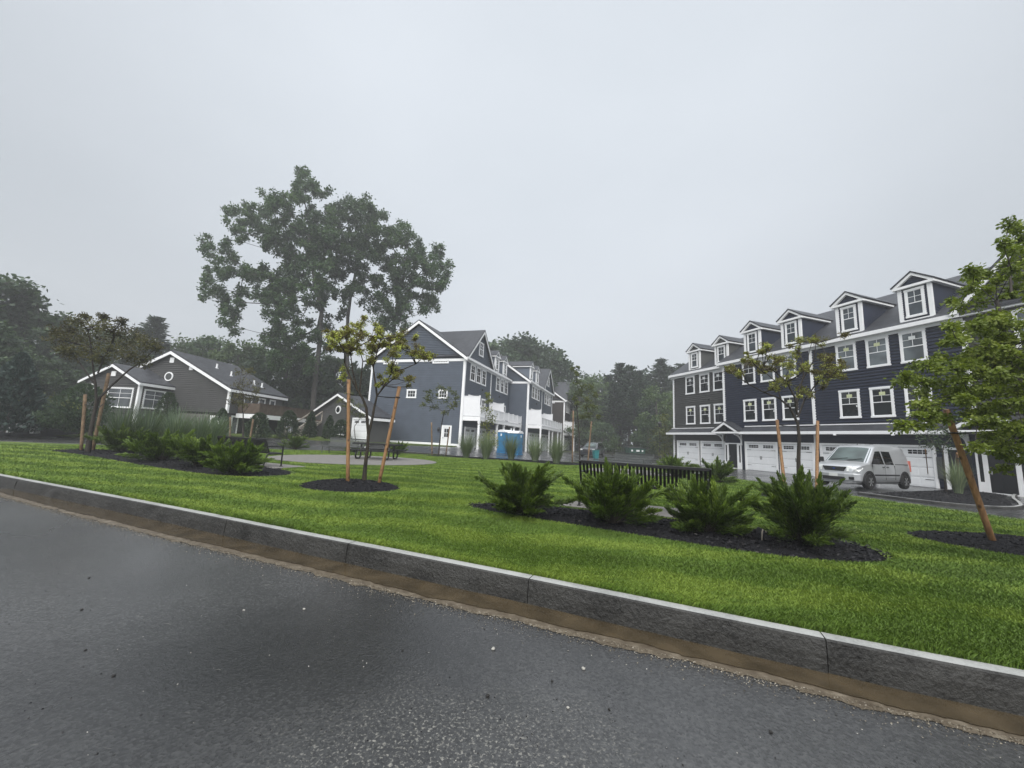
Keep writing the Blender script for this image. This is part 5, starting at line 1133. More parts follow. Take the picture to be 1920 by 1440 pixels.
# T1: staked tree in the middle
D = 9.6; base = at(683, 906, ZG); Z = (600, 580, 4.114)
t1 = thing('young_tree', 'staked young tree with pale yellow green tufts in the ring by the kerb', 'tree', base, group='young staked trees')
T1B = [(90, 220, 55), (170, 190, 65), (240, 165, 55), (250, 260, 60), (170, 285, 55), (330, 200, 50), (345, 60, 32), (440, 220, 65), (400, 290, 55), (520, 270, 55), (590, 330, 62), (640, 285, 40), (720, 330, 52), (790, 350, 52), (825, 385, 36), (540, 460, 48), (600, 500, 52), (680, 535, 40), (480, 545, 42), (300, 310, 45), (165, 500, 36), (735, 225, 28), (620, 205, 38), (110, 290, 40), (300, 120, 40), (470, 150, 36), (380, 390, 40)]
tr = [far(600 + x / 4.114, 580 + y / 4.114, base.y) - base for x, y in ((335, 1352), (345, 1250), (362, 1100), (375, 965), (372, 860), (378, 760), (400, 680))]
tr[0] = Vector((0, 0, -.1))
P1 = lambda L_, dy=0: [far(600 + x / 4.114, 580 + y / 4.114, base.y + dy * k / (len(L_) - 1)) - base for k, (x, y) in enumerate(L_)]
tr = tr[:4]
LD = [(P1([(375, 965), (364, 860), (358, 760), (330, 690), (290, 625), (235, 525), (190, 410)], -.3), .042, .016), (P1([(377, 950), (400, 860), (418, 760), (440, 665), (500, 590), (560, 540)], .25), .040, .014), (P1([(345, 720), (305, 640), (318, 520), (330, 400), (300, 280)], .3), .026, .010), (P1([(440, 665), (425, 560), (410, 450), (440, 330), (470, 230)], -.35), .026, .010), (P1([(470, 625), (560, 480), (650, 460), (740, 420), (800, 370)], .3), .020, .008), (P1([(290, 625), (250, 470), (235, 330), (200, 220)], .1), .020, .008)]
grow(t1, tr, .058, px_blobs(break_up(T1B, 25, 19., .52), Z, base.y, base, .40), 'bark_young', 'zelkova_leaf', 8, 18, (.030, .060), .80, .5, .0, .004, leaders=LD, rmin=.007)
s1 = stake(at(652, 909, ZG), far(654, 712, 9.4), .042, 'upright wooden stake left of the middle young tree'); s2 = stake(at(710, 909, ZG), far(749, 725, 9.7), .042, 'leaning wooden stake right of the middle young tree')
strap(far(653.5, 739, 9.4), far(690, 742, base.y), 'black strap from the upright stake to the middle tree'); strap(far(746, 745, 9.68), far(705, 742, base.y), 'black strap from the leaning stake to the middle tree')
# T2: left tree
base = at(165, 846, ZG); Z = (0, 480, 3.2727)
t = thing('young_tree', 'spreading brown leaved tree with dark stems at the left end of the lawn', 'tree', base, group='young staked trees')
L2 = [(350, 470, 55), (400, 520, 65), (430, 455, 55), (500, 400, 50), (560, 440, 65), (500, 520, 70), (600, 500, 75), (640, 430, 55), (640, 375, 30), (520, 365, 25), (700, 470, 65), (760, 450, 55), (750, 540, 75), (830, 500, 65), (900, 530, 60), (960, 560, 45), (680, 580, 70), (560, 590, 65), (450, 600, 55), (800, 600, 65), (880, 640, 50), (620, 640, 50), (400, 580, 45), (745, 400, 28)]
tr = [far(x / 3.2727, 480 + y / 3.2727, base.y) - base for x, y in ((540, 1190), (555, 1090), (575, 980), (592, 880), (598, 790), (600, 700))]; tr[0] = Vector((0, 0, -.1))
P1 = lambda L_, dy=0: [far(x / 3.2727, 480 + y / 3.2727, base.y + dy * k / (len(L_) - 1)) - base for k, (x, y) in enumerate(L_)]
LD = [(P1([(575, 980), (610, 870), (690, 790), (790, 700), (880, 640), (940, 580)], .4), .050, .016), (P1([(592, 900), (585, 780), (570, 680), (560, 560), (540, 450)], -.4), .045, .014), (P1([(590, 800), (520, 700), (450, 600), (400, 540)], .3), .032, .012), (P1([(600, 720), (640, 620), (690, 530), (720, 460)], .3), .030, .012)]
grow(t, tr[:4], .085, px_blobs(L2, Z, base.y, base, .6, 1.1), 'bark_dark', 'brown_leaf', 20, 16, (.06, .11), .42, .5, .1, .006, leaders=LD, rmin=.009)
stake(at(152, 843, ZG), far(160, 740, 16.2), .055, 'pale stake left of the brown leaved tree', 'old_wood'); stake(at(174, 843, ZG), far(204, 700, 16.6), .062, 'reddish leaning stake against the brown leaved tree', 'old_wood')
strap(far(157, 757, 16.25), far(181, 765, base.y), 'black strap at the pale stake of the left tree'); strap(far(193, 757, 16.5), far(181, 768, base.y), 'black strap at the reddish stake of the left tree')
# T3: tall tree at the right edge
base = at(1985, 1046, ZG); t = thing('young_tree', 'tall leafy green maple with dangling clusters at the right edge', 'tree', base, group='young staked trees')
L3 = [(1886, 418, 15), (1880, 442, 14), (1890, 468, 15), (1893, 500, 20), (1922, 480, 30), (1825, 508, 17), (1828, 540, 24), (1905, 540, 42), (1862, 588, 36), (1798, 572, 20), (1880, 640, 50), (1930, 610, 55), (1830, 645, 36), (1850, 700, 46), (1800, 655, 26), (1905, 710, 55), (1950, 690, 55), (1790, 690, 28), (1752, 690, 24), (1722, 714, 20), (1694, 712, 12), (1762, 730, 34), (1802, 742, 42), (1852, 762, 46), (1905, 782, 55), (1955, 780, 55), (1738, 758, 28), (1704, 790, 15), (1760, 788, 26), (1835, 806, 30), (1885, 832, 32), (1935, 835, 45), (1990, 600, 55), (1995, 720, 55), (1800, 615, 28), (1852, 535, 17), (1920, 430, 20), (1870, 670, 40)]
tr = [Vector((0, 0, -.1)), Vector((-.02, .02, .7)), Vector((-.08, .0, 1.4)), Vector((-.16, 0, 2.1)), Vector((-.25, 0, 2.9)), Vector((-.36, 0, 3.6))] + [far(u, v, base.y) - base for u, v in ((1898, 560), (1892, 500), (1888, 445))]
grow(t, tr, .056, px_blobs(break_up(L3, 12, 13.8, .55), (0, 0, 1), base.y, base, .36), 'bark_dark', 'maple_leaf', 10, 17, (.034, .070), .75, .55, .35, .0035, rmin=.005, taper=.93, lim=.34)
stake(at(1862, 1017, ZG), far(1774, 768, 6.15), .043, 'leaning brown stake below the tall maple at right'); strap(far(1786, 812, 6.17), base + Vector((-.04, 0, 1.75)), 'black strap from leaning stake to the right maple')
# T4: tree in front of the van
base = at(1498, 936, ZG); Z = (1330, 600, 4.5); t = thing('young_tree', 'young tree with yellow tipped branches before the navy townhouses', 'tree', base, group='young staked trees')
L4 = [(170, 425, 40), (260, 460, 45), (300, 330, 45), (370, 360, 50), (420, 260, 42), (480, 225, 42), (480, 420, 58), (560, 350, 52), (620, 360, 45), (700, 380, 50), (560, 560, 45), (640, 500, 50), (700, 240, 36), (780, 190, 42), (880, 160, 46), (950, 170, 34), (1000, 310, 58), (1050, 400, 66), (980, 430, 58), (900, 460, 40), (1100, 440, 50), (1120, 370, 44), (950, 565, 34), (800, 400, 45), (770, 600, 45), (850, 650, 36), (1130, 120, 20)]
tr = [far(1330 + x / 4.5, 600 + y / 4.5, base.y) - base for x, y in ((756, 1500), (756, 1350), (752, 1180), (758, 1000), (745, 860), (735, 760), (720, 660))]; tr[0] = Vector((0, 0, -.1))
P1 = lambda L_, dy=0: [far(1330 + x / 4.5, 600 + y / 4.5, base.y + dy * k / (len(L_) - 1)) - base for k, (x, y) in enumerate(L_)]
LD = [(P1([(745, 870), (680, 740), (590, 660), (460, 610), (330, 540), (210, 460)], .3), .034, .009), (P1([(740, 800), (720, 650), (650, 520), (560, 440), (460, 380)], -.3), .032, .010), (P1([(742, 760), (740, 620), (790, 500), (800, 400), (760, 260)], .2), .030, .010), (P1([(745, 820), (800, 680), (900, 540), (1000, 430), (1080, 400)], .3), .028, .010), (P1([(600, 660), (560, 520), (470, 440), (330, 360)], .4), .018, .007), (P1([(790, 500), (880, 340), (900, 200)], -.3), .018, .007)]
grow(t, tr[:5], .062, px_blobs(break_up(L4, 25, 20., .52), Z, base.y, base, .5), 'bark_dark', 'zelkova_leaf', 7, 17, (.034, .064), .80, .5, .0, .0045, leaders=LD, rmin=.007)
stake(at(1474, 936, ZG), far(1457, 788, 11.5), .042, 'leaning wooden stake left of the yellow tipped tree'); stake(at(1531, 938, ZG), far(1533, 790, 11.6), .042, 'upright wooden stake right of the yellow tipped tree')
strap(far(1458, 796, 11.5), far(1494, 800, base.y), 'black strap left of the yellow tipped tree'); strap(far(1533, 797, 11.6), far(1496, 800, base.y), 'black strap right of the yellow tipped tree')
# smaller ones further back
def small(D, zg, foot, fork, L_, Z, leaf, label, r=.05, cl=8, lf=18, size=(.09, .15), dj=.5, group='young staked trees', top=None, bark='bark_dark', name='young_tree'):
    base = far(foot[0], foot[1], D); base.z = zg; f_ = far(fork[0], fork[1], D) - base; t = thing(name, label, 'tree', base, group=group)
    grow(t, [Vector((0, 0, -.1)), f_ * .35, f_ * .7, f_] + ([far(*top, D) - base] if top else []), r, px_blobs(L_, Z, D, base, dj), bark, leaf, cl, lf, size, .55, .5, .1, .006); return base
small(26.2, gz(-4.7, 26.2) + .2, (822, 853), (828, 795), [(500, 610, 45), (560, 640, 45), (620, 650, 45), (650, 700, 42), (480, 680, 50), (560, 720, 50), (420, 720, 50), (380, 700, 40), (350, 760, 36), (460, 790, 45), (620, 780, 45), (660, 760, 40), (540, 830, 36), (400, 640, 30)], (720, 600, 4.8), 'young_leaf', 'thin staked tree before the white door of the slate gable end', .05, 6, 12, (.10, .17))
stake(at(810, 852, .3), far(809, 792, 26.4), .05, 'pale stake left of the thin tree by the slate gable', 'old_wood'); stake(at(836, 853, .3), far(843, 800, 26.3), .04, 'brown stake right of the thin tree by the slate gable', 'old_wood')
small(27, gz(-18, 27) + .1, (457, 826), (456, 775), [(190, 500, 45), (240, 490, 36), (170, 580, 52), (240, 580, 52), (290, 620, 40), (150, 650, 42), (210, 660, 50), (280, 680, 36), (130, 700, 32), (200, 715, 32)], (400, 560, 3.6), 'brown_leaf', 'olive leaved young tree before the wooden deck of the grey house', .06, 7, 14, (.11, .18))
stake(far(431, 826, 27.0), far(432, 782, 27.0), .06, 'stake left of the olive tree by the grey house', 'old_wood'); stake(far(468, 828, 27.2), far(475, 786, 27.2), .06, 'stake right of the olive tree by the grey house', 'old_wood')
small(25.6, LZ, (1087, 869), (1086, 815), [(180, 370, 26), (220, 350, 20), (210, 410, 26), (210, 500, 46), (280, 540, 52), (350, 560, 50), (240, 600, 52), (330, 660, 52), (220, 700, 45), (300, 740, 50), (380, 740, 40), (190, 650, 34), (340, 820, 42), (260, 830, 40), (400, 620, 34), (420, 830, 32)], (1040, 620, 5.143), 'young_leaf', 'staked tree with wispy top right of the tall grasses', .055, 8, 15, (.10, .17), top=(1080, 745))
stake(at(1073, 868, LZ), far(1075, 770, 25.4), .05, 'stake left of the wispy topped tree', 'old_wood'); stake(at(1102, 870, LZ), far(1109, 790, 25.2), .05, 'leaning stake right of the wispy topped tree', 'old_wood')
small(27.6, .25, (914, 852), (914, 815), [(915, 752, 8), (912, 770, 11), (920, 788, 13), (909, 798, 13), (918, 815, 14), (907, 830, 15), (925, 832, 12), (914, 740, 5)], (0, 0, 1), 'yellow_leaf', 'narrow yellow green tree behind the tall grasses', .04, 7, 16, (.11, .18), .25, group=None)
small(29.5, .35, (668, 838), (664, 800), [(860, 690, 26), (940, 680, 36), (990, 720, 34), (950, 760, 34), (1000, 790, 26), (930, 640, 26), (900, 720, 26)], (400, 560, 3.6), 'young_leaf', 'small light green tree in front of the little grey garage', .04, 6, 12, (.11, .17), .3, group=None)
small(48, 0, (1245, 862), (1246, 840), [(1245, 788, 15), (1250, 812, 20), (1238, 835, 18), (1258, 805, 14), (1240, 812, 16), (1256, 836, 15), (1250, 850, 14)], (0, 0, 1), 'yellow_leaf', 'bright yellow green sapling left of the navy townhouses', .06, 8, 18, (.2, .32), .6, group=None)
small(51, 0, (1149, 858), (1149, 845), [(1152, 828, 13), (1145, 838, 11), (1155, 842, 12)], (0, 0, 1), 'pale_wood_leaf', 'small pale bush tree at the foot of the pine woods', .05, 8, 16, (.2, .32), .5, group=None)
small(18.4, .08, (1773, 914), (1768, 850), [(1738, 812, 20), (1765, 800, 24), (1787, 815, 20), (1770, 835, 20), (1778, 788, 18), (1750, 830, 16)], (0, 0, 1), 'arborvitae_leaf', 'dark slim tree in the mulch island beside the garage', .05, 8, 20, (.07, .13), .35, group=None)
stake(at(1795, 917, .08), far(1795, 850, 18.2), .05, 'yellow stake behind the leaning maple stake'); fl = stake(at(1742, 907, .08), far(1735, 843, 18.0), .02, 'thin pinkish cane in front of the garage door')

# junipers
def juniper_verts(w, h, n_br, seed, per=30, leafn=7, ls=(.05, .095), lo=.08):
    """arching plumes: each stem rises, leans out and carries feathery side sprays"""
    r = np.random.default_rng(seed); cen = []; dr = []; hue = []; twigs = []
    def plume(P, T, s0, m, bh, t):
        for i in range(len(P)):
            s = s0 * (math.sin(PI * min(1, .18 + .82 * t[i]) ** .8) * .8 + .16); o = r.normal(size=(m, 3)) * s * .6; o -= np.outer(o @ T[i], T[i]) * .5
            cen.append(P[i] + o); dr.append(unit(T[i] * 1.15 + o / s0 * .55 + np.array([0, 0, .12]) + r.normal(size=(m, 3)) * .2)); hue.append(np.clip(.34 + bh + .42 * (t[i] - .5) + .6 * o[:, 2] / s0 * .3 + r.normal(0, .13, m), 0, 1))
    for k in range(n_br):
        a = 2 * PI * (k * .618 + r.normal() * .06); c = r.random()
        e = math.radians(r.uniform(2, 18) if c < .13 else r.uniform(24, 58) if c < .74 else r.uniform(58, 86)); q = r.uniform(.68, 1.14) if e < .9 else r.uniform(.55, .92)
        L_ = q / math.sqrt((math.cos(e) / (w / 2)) ** 2 + (math.sin(e) / h) ** 2); hd = np.array([math.cos(a), math.sin(a), 0.])
        p0 = hd * r.uniform(0, .07 * w); p0[2] = lo * .4; tip = hd * L_ * math.cos(e) + np.array([0, 0, lo + L_ * math.sin(e)]); mid = p0 + hd * L_ * math.cos(e) * .42 + np.array([0, 0, L_ * math.sin(e) * .62 + .10 * L_ * math.cos(e) * (1 if e > .3 else .5)]) + r.normal(size=3) * .05 * L_
        t = np.linspace(.25, 1, per); tt = t[:, None]; P = p0 * (1 - tt) ** 2 + mid * 2 * tt * (1 - tt) + tip * tt * tt; T = unit(np.gradient(P, axis=0)); twigs.append((p0, mid, tip)); bh = r.normal(0, .09); plume(P, T, .075 * w / 1.5, leafn, bh, t)
        for _ in range(5):
            i = int(r.uniform(.25, .85) * per); sd = unit(np.cross(T[i], np.array([0, 0, 1.])) * r.choice([-1, 1]) * r.uniform(.4, 1.) + T[i] * .9 + np.array([0, 0, r.uniform(0, .5)])); ln = L_ * r.uniform(.18, .36); m = max(6, int(per * .4)); u = np.linspace(.05, 1, m)[:, None]
            Q = P[i] + sd * ln * u + np.array([0, 0, -.10 * ln]) * u * u; plume(Q, np.tile(sd, (m, 1)), .055 * w / 1.5, max(4, leafn - 2), bh + .04, .45 + .55 * u[:, 0])
    return np.concatenate(cen), np.concatenate(dr), np.concatenate(hue), twigs
def juniper(pos, w, h, label, seed, n_br=52, per=34, leafn=9, ls=(.04, .085), group='spreading juniper shrubs', name='juniper_shrub', leaf='juniper_leaf', cat='shrub'):
    t = thing(name, label, cat, pos, group=group); c, d, hu, tw = juniper_verts(w, h, n_br, seed, per, leafn); b = MB()
    for p0, mid, tip in tw:
        P = [Vector(p0 * (1 - k) ** 2 + mid * 2 * k * (1 - k) + tip * k * k) for k in (0, .3, .6, .9)]; b.tube(P, [.014, .010, .007, .003], 5, cap=False)
    b.build('stems', M['bark_dark'], t) if False else b.build('stem', M['bark_dark'], t); npmesh('foliage', leaf_verts(c, d, rng.uniform(*ls, len(c)), .20), 4, M[leaf], t, hu); return t
juniper(at(978, 964, LZ + .04), 1.60, .95, 'leftmost of the four big junipers, rounded with drooping skirt', 1)
juniper(at(1146, 982, LZ + .04), 1.55, 1.0, 'second of the four big junipers, a splayed vase of plumes', 2)
juniper(at(1325, 998, LZ + .04), 1.32, .95, 'third of the four big junipers, in front of the bench end', 3)
juniper(at(1508, 1018, LZ + .04), 1.62, 1.0, 'rightmost of the four big junipers, with long side plumes', 4)
for k, (u, v, w, h, lab) in enumerate([(225, 848, 2.1, 1.15, 'leftmost juniper of the left hedge beside the brown tree'), (300, 864, 2.2, 1.15, 'second juniper of the left hedge, low and wide'), (372, 874, 1.9, 1.1, 'third juniper of the left hedge with brownish twigs'), (440, 886, 1.75, .98, 'right end juniper of the left hedge, nearest the bench')]):
    juniper(at(u, v, LZ + .04), w, h * .92, lab, 10 + k, 46, 26, 8, (.05, .11))
for k, (x, y, z, w, h, lab) in enumerate([(7.3, 17.2, LZ, 2.0, 1.0, 'low juniper beyond the black bench, left one'), (8.3, 15.6, LZ, 1.8, 1.15, 'taller juniper before the navy garages beyond the bench'), (-13.6, 25.0, LZ, 1.9, 1.0, 'juniper left of the far grey bench'), (-9.9, 25.2, LZ, 1.3, .75, 'small juniper below the far grey bench'), (-7.2, 25.5, LZ, 1.5, .8, 'small juniper behind the picnic table')]):
    juniper((x, y, z), w, h, lab, 20 + k, 34, 20, 7, (.06, .12))

# tall grasses
def grass_clump(pos, h, w, label, leaf, group, seed, n=330, bw=.012, name='tall_grass'):
    r = np.random.default_rng(seed); t = thing(name, label, 'grass', pos, group=group); a = r.uniform(0, 2 * PI, n); br = .10 * w * np.sqrt(r.random(n)); L_ = h * r.uniform(.55, 1.12, n); out = w / 2 * r.uniform(.1, 1.15, n)
    hd = np.stack([np.cos(a + r.normal(0, .4, n)), np.sin(a + r.normal(0, .4, n))], 1); b0 = np.stack([np.cos(a), np.sin(a)], 1) * br[:, None]; sd = np.stack([-hd[:, 1], hd[:, 0]], 1); ts = np.linspace(0, 1, 6); V = []
    P = [np.c_[b0 + hd * (out * (k ** 1.5))[:, None], L_ * (k - .22 * k ** 3 * (out / (w / 2)))] for k in ts]; wd = [bw * (1 - .85 * k ** 1.5) for k in ts]
    for k in range(5):
        q = np.empty((n, 4, 3))
        for i, (pp, ww, s) in enumerate(((P[k], wd[k], -1), (P[k], wd[k], 1), (P[k + 1], wd[k + 1], 1), (P[k + 1], wd[k + 1], -1))): q[:, i] = pp + np.c_[sd * ww * s * .5, np.zeros(n)]
        V.append(q)
    V = np.stack(V, 1).reshape(-1, 3); hu = np.repeat(np.clip(r.normal(.5, .22, n), 0, 1), 5); o = npmesh('blades', V, 4, M[leaf], t, hu)
    return t
for k, (u, v, D, h, lab) in enumerate([(874, 858, 25.2, 1.75, 'tall grass clump nearest the slate corner, first from left'), (911, 861, 25.0, 1.85, 'tall grass clump below the narrow yellow tree'), (958, 862, 25.0, 1.9, 'tall grass clump in front of the blue toilets'), (1003, 866, 24.4, 1.75, 'tall grass clump before the second balcony post'), (1043, 869, 23.4, 1.8, 'tall grass clump at the right end of the row')]):
    p = far(u, v, D); p.z = LZ; grass_clump(p, h, 1.75, lab, 'reed_leaf', 'tall grasses along the street', 50 + k, 420, .02)
grass_clump((20.1, 17.55, .1), 1.55, 1.3, 'tall grass clump in the mulch island behind the van', 'reed_leaf', 'tall grasses along the street', 61, 420, .016)
for k, (u, v, D, h, w, lab) in enumerate([(222, 852, 16.6, 2.11, 2.2, 'silvery grass clump left behind the hedge'), (270, 852, 17.0, 2.02, 2.3, 'silvery grass clump second behind the hedge'), (325, 848, 17.5, 2.11, 2.4, 'silvery grass clump behind the middle of the hedge'), (370, 848, 17.8, 1.94, 2.2, 'silvery grass clump behind the right of the hedge'), (396, 846, 18, 1.9, 1.8, 'small silvery grass clump near the bench end')]):
    p = far(u, v, D); p.z = LZ if k else LZ; grass_clump(p, h, w, lab, 'silver_grass_leaf', 'silvery grasses behind the left hedge', 70 + k, 520, .026)

# cone shaped and round evergreens
def cone_bush(pos, h, w, label, leaf, seed, power=.6, n=2600, size=(.10, .2), group=None, name='evergreen_shrub', round_=False):
    r = np.random.default_rng(seed); t = thing(name, label, 'shrub', pos, group=group); z = r.random(n); rad = (np.sin(PI * np.clip(z * .92 + .08, 0, 1)) ** .6 if round_ else (1 - z) ** power * np.clip(z / .08 + .55, 0, 1)); a = r.uniform(0, 2 * PI, n)
    lump = 1 + .14 * np.sin(a * 3 + seed) * np.sin(z * 9 + seed) + .1 * np.sin(a * 7 + z * 14); q = rad * w / 2 * lump * r.uniform(.62, 1.04, n); P = np.c_[np.cos(a) * q, np.sin(a) * q, .06 + z * h * .97]
    d = unit(np.c_[np.cos(a) * .7, np.sin(a) * .7, r.uniform(.2, 1.2, n)] + r.normal(size=(n, 3)) * .4); npmesh('foliage', leaf_verts(P, d, r.uniform(*size, n), .5), 4, M[leaf], t, np.clip(r.normal(.45, .2, n) + .1 * np.sin(a * 5 + z * 11), 0, 1))
    b = MB(); b.tube([(0, 0, -.1), (0, 0, h * .9)], [.06, .012], 6); b.build('trunk', M['bark_dark'], t); return t
def onz(u, D, z=None):
    p = far(u, 800, D); p.z = gz(p.x, p.y) + .09 if z is None else z; return p
for k, (u, D, h, w, lab) in enumerate([(307, 31, 3.3, 2.1, 'tall cone evergreen in front of the long grey wall'), (413, 31, 2.2, 1.5, 'cone evergreen at the corner of the grey house'), (484, 31, 2.0, 2.0, 'broad evergreen under the wooden deck'), (540, 33, 2.3, 1.9, 'broad evergreen right of the deck stairs'), (582, 35.5, 2.4, 1.3, 'slim cone evergreen left of the little garage'), (617, 36.5, 2.2, 1.2, 'slim cone evergreen below the round window'), (640, 36.5, 1.9, 1.9, 'round evergreen under the round window of the garage')]):
    cone_bush(onz(u, D), h, w, lab, 'arborvitae_leaf', 80 + k, .55 if w < 1.6 else .42, group='evergreens along the far verge')
cone_bush(onz(12, 25, .5), 5.2, 3.8, 'dark blue green spruce at the left edge of the photo', 'spruce_leaf', 90, .75, 5200, (.2, .42), name='spruce_tree')
cone_bush(onz(148, 26, .6), 3.3, 3.0, 'round dark bush right of the yellow shrub, behind the brown tree', 'wood_leaf', 91, n=2600, size=(.16, .3), round_=True)
cone_bush(onz(85, 27, .9), 1.6, 4.0, 'low grey green bush on the bank at left', 'spruce_leaf', 92, n=2600, size=(.16, .3), round_=True)
cone_bush(onz(118, 25.8, .8), 1.4, 2.6, 'low dark bush on the bank beside the culvert', 'wood_leaf', 93, n=1800, size=(.16, .3), round_=True)
yb = onz(80, 27.0, .8); t = thing('sumac_shrub', 'yellow green feathery shrub above the bank at left', 'shrub', yb)
yl = [((dx, dy, z), .55) for dx, dy, z in ((-1.7, 0, 1.5), (-1.3, .3, 1.9), (-.7, -.2, 1.3), (.4, .2, 2.0), (.9, 0, 1.7), (1.5, .1, 1.4), (.2, -.3, 1.1), (-1.0, .1, .9), (1.1, -.2, .9), (1.9, 0, 1.0), (-.2, 0, 1.6), (-2.1, 0, 1.0))]
grow(t, [Vector((0, 0, -.1)), Vector((0, 0, .5)), Vector((.05, 0, 1.0))], .07, yl, 'bark_dark', 'yellow_leaf', 9, 16, (.14, .3), .6, .35, .1, .01)

# ------------------------------------------------------------------ big trees
Z2 = (340, 300, 3.5556)
OA = [(830, 140, 80), (760, 240, 55), (880, 220, 70), (620, 290, 60), (690, 330, 80), (560, 350, 60), (430, 330, 50), (320, 350, 52), (380, 430, 60), (480, 430, 70), (600, 460, 80), (720, 470, 90), (860, 400, 95), (950, 500, 95), (820, 560, 95), (700, 600, 80), (560, 540, 60), (400, 540, 40), (280, 590, 42), (170, 600, 52), (140, 520, 34), (320, 640, 52), (220, 720, 52), (300, 760, 60), (180, 790, 42), (400, 770, 60), (520, 760, 70), (640, 770, 85), (760, 740, 95), (880, 700, 95), (920, 840, 85), (780, 880, 80), (660, 880, 70), (560, 900, 60), (460, 900, 50), (360, 900, 60), (250, 880, 60), (160, 900, 34), (300, 980, 52), (370, 1010, 50), (320, 1080, 46), (345, 1150, 32), (640, 1000, 62), (700, 960, 70), (620, 1090, 54), (680, 1150, 70), (800, 1080, 62), (560, 1200, 54), (640, 1240, 70), (750, 1200, 70), (880, 1150, 54), (800, 1300, 62), (700, 1350, 70), (870, 1340, 50), (620, 1330, 60), (960, 1240, 40), (960, 640, 72), (985, 480, 62), (1000, 720, 62), (960, 380, 52), (930, 960, 50)]
OB = [(1150, 290, 60), (1210, 330, 70), (1290, 360, 62), (1340, 390, 34), (1130, 400, 80), (1240, 430, 80), (1030, 330, 52), (1040, 430, 62), (1120, 520, 90), (1230, 560, 80), (1040, 600, 90), (1150, 680, 90), (1280, 660, 70), (1060, 760, 80), (1180, 800, 70), (1250, 760, 54), (1000, 900, 54), (1060, 1000, 44), (1200, 900, 50), (980, 1100, 44), (1340, 490, 56), (1320, 600, 60), (1310, 780, 56), (1100, 900, 50)]
OC = [(1460, 445, 52), (1420, 500, 70), (1500, 540, 70), (1370, 560, 62), (1580, 600, 70), (1690, 600, 52), (1750, 660, 52), (1640, 700, 80), (1500, 680, 90), (1390, 720, 80), (1780, 740, 34), (1700, 800, 62), (1560, 800, 90), (1430, 850, 90), (1330, 880, 62), (1720, 880, 52), (1620, 900, 70), (1700, 960, 52), (1500, 960, 80), (1380, 980, 70), (1300, 1000, 44), (1600, 1010, 44), (1400, 1080, 70), (1330, 1120, 54), (1480, 1080, 52)]
def oak(D, zg, foot, mids, L_, label, r, ncl=7, nlf=17):
    base = far(foot[0], foot[1], D); base.z = zg; t = thing('oak_tree', label, 'tree', base, group='tall oaks behind the garage')
    tr = [Vector((0, 0, -.2))] + [far(340 + x / 3.5556, 300 + y / 3.5556, D) - base for x, y in mids]
    L_ = break_up(L_, 29, 20.5)
    grow(t, tr, r, px_blobs(L_, Z2, D, base, 2.4, 1.), 'bark_oak', 'oak_leaf', ncl, nlf, (.20, .42), .75, .6, .1, .012, rmin=.03, edge=.6, flat=.95)
oak(48, .7, (586, 822), ((880, 1600), (900, 1400), (925, 1200), (935, 1000), (900, 850), (870, 700), (850, 500)), OA, 'tallest oak with a ragged crown leaning left above the grey garage', .34)
oak(51, .6, (655, 830), ((1110, 1500), (1105, 1250), (1110, 1050), (1130, 900), (1160, 760), (1170, 600)), OB, 'middle oak with a forked pale trunk', .28)
oak(53, .6, (738, 830), ((1410, 1500), (1410, 1250), (1425, 1050), (1450, 900), (1480, 780), (1500, 650)), OC, 'right hand oak behind the peak of the slate gable', .28)

def make_broad(seed, leaf, n=60, wid=.62, low=.12, bark='bark_grey'):
    """a broad crowned tree of height 1 (scaled on placing by its copies): built 14 m tall"""
    global rng; keep = rng; rng = np.random.default_rng(seed); H_ = 14.; t = thing('broadleaf_tree', '', 'tree'); bl = []
    for k in range(n):
        z = rng.uniform(low, .96); w = wid * H_ * .5 * (math.sin(PI * min(1, (z - low) / (1 - low) * .86 + .14)) ** .7); a = rng.uniform(0, 2 * PI); q = math.sqrt(rng.random()) * .5 + .5
        bl.append(((w * q * math.cos(a), w * q * math.sin(a), z * H_), rng.uniform(.75, 1.35)))
    grow(t, [Vector((0, 0, -.4)), Vector((.1, 0, 3)), Vector((0, .2, 6)), Vector((-.1, 0, 9)), Vector((0, 0, 12))], .28, bl, bark, leaf, 8, 18, (.3, .6), .7, .62, .1, .02, rmin=.03, edge=.4); rng = keep; return t
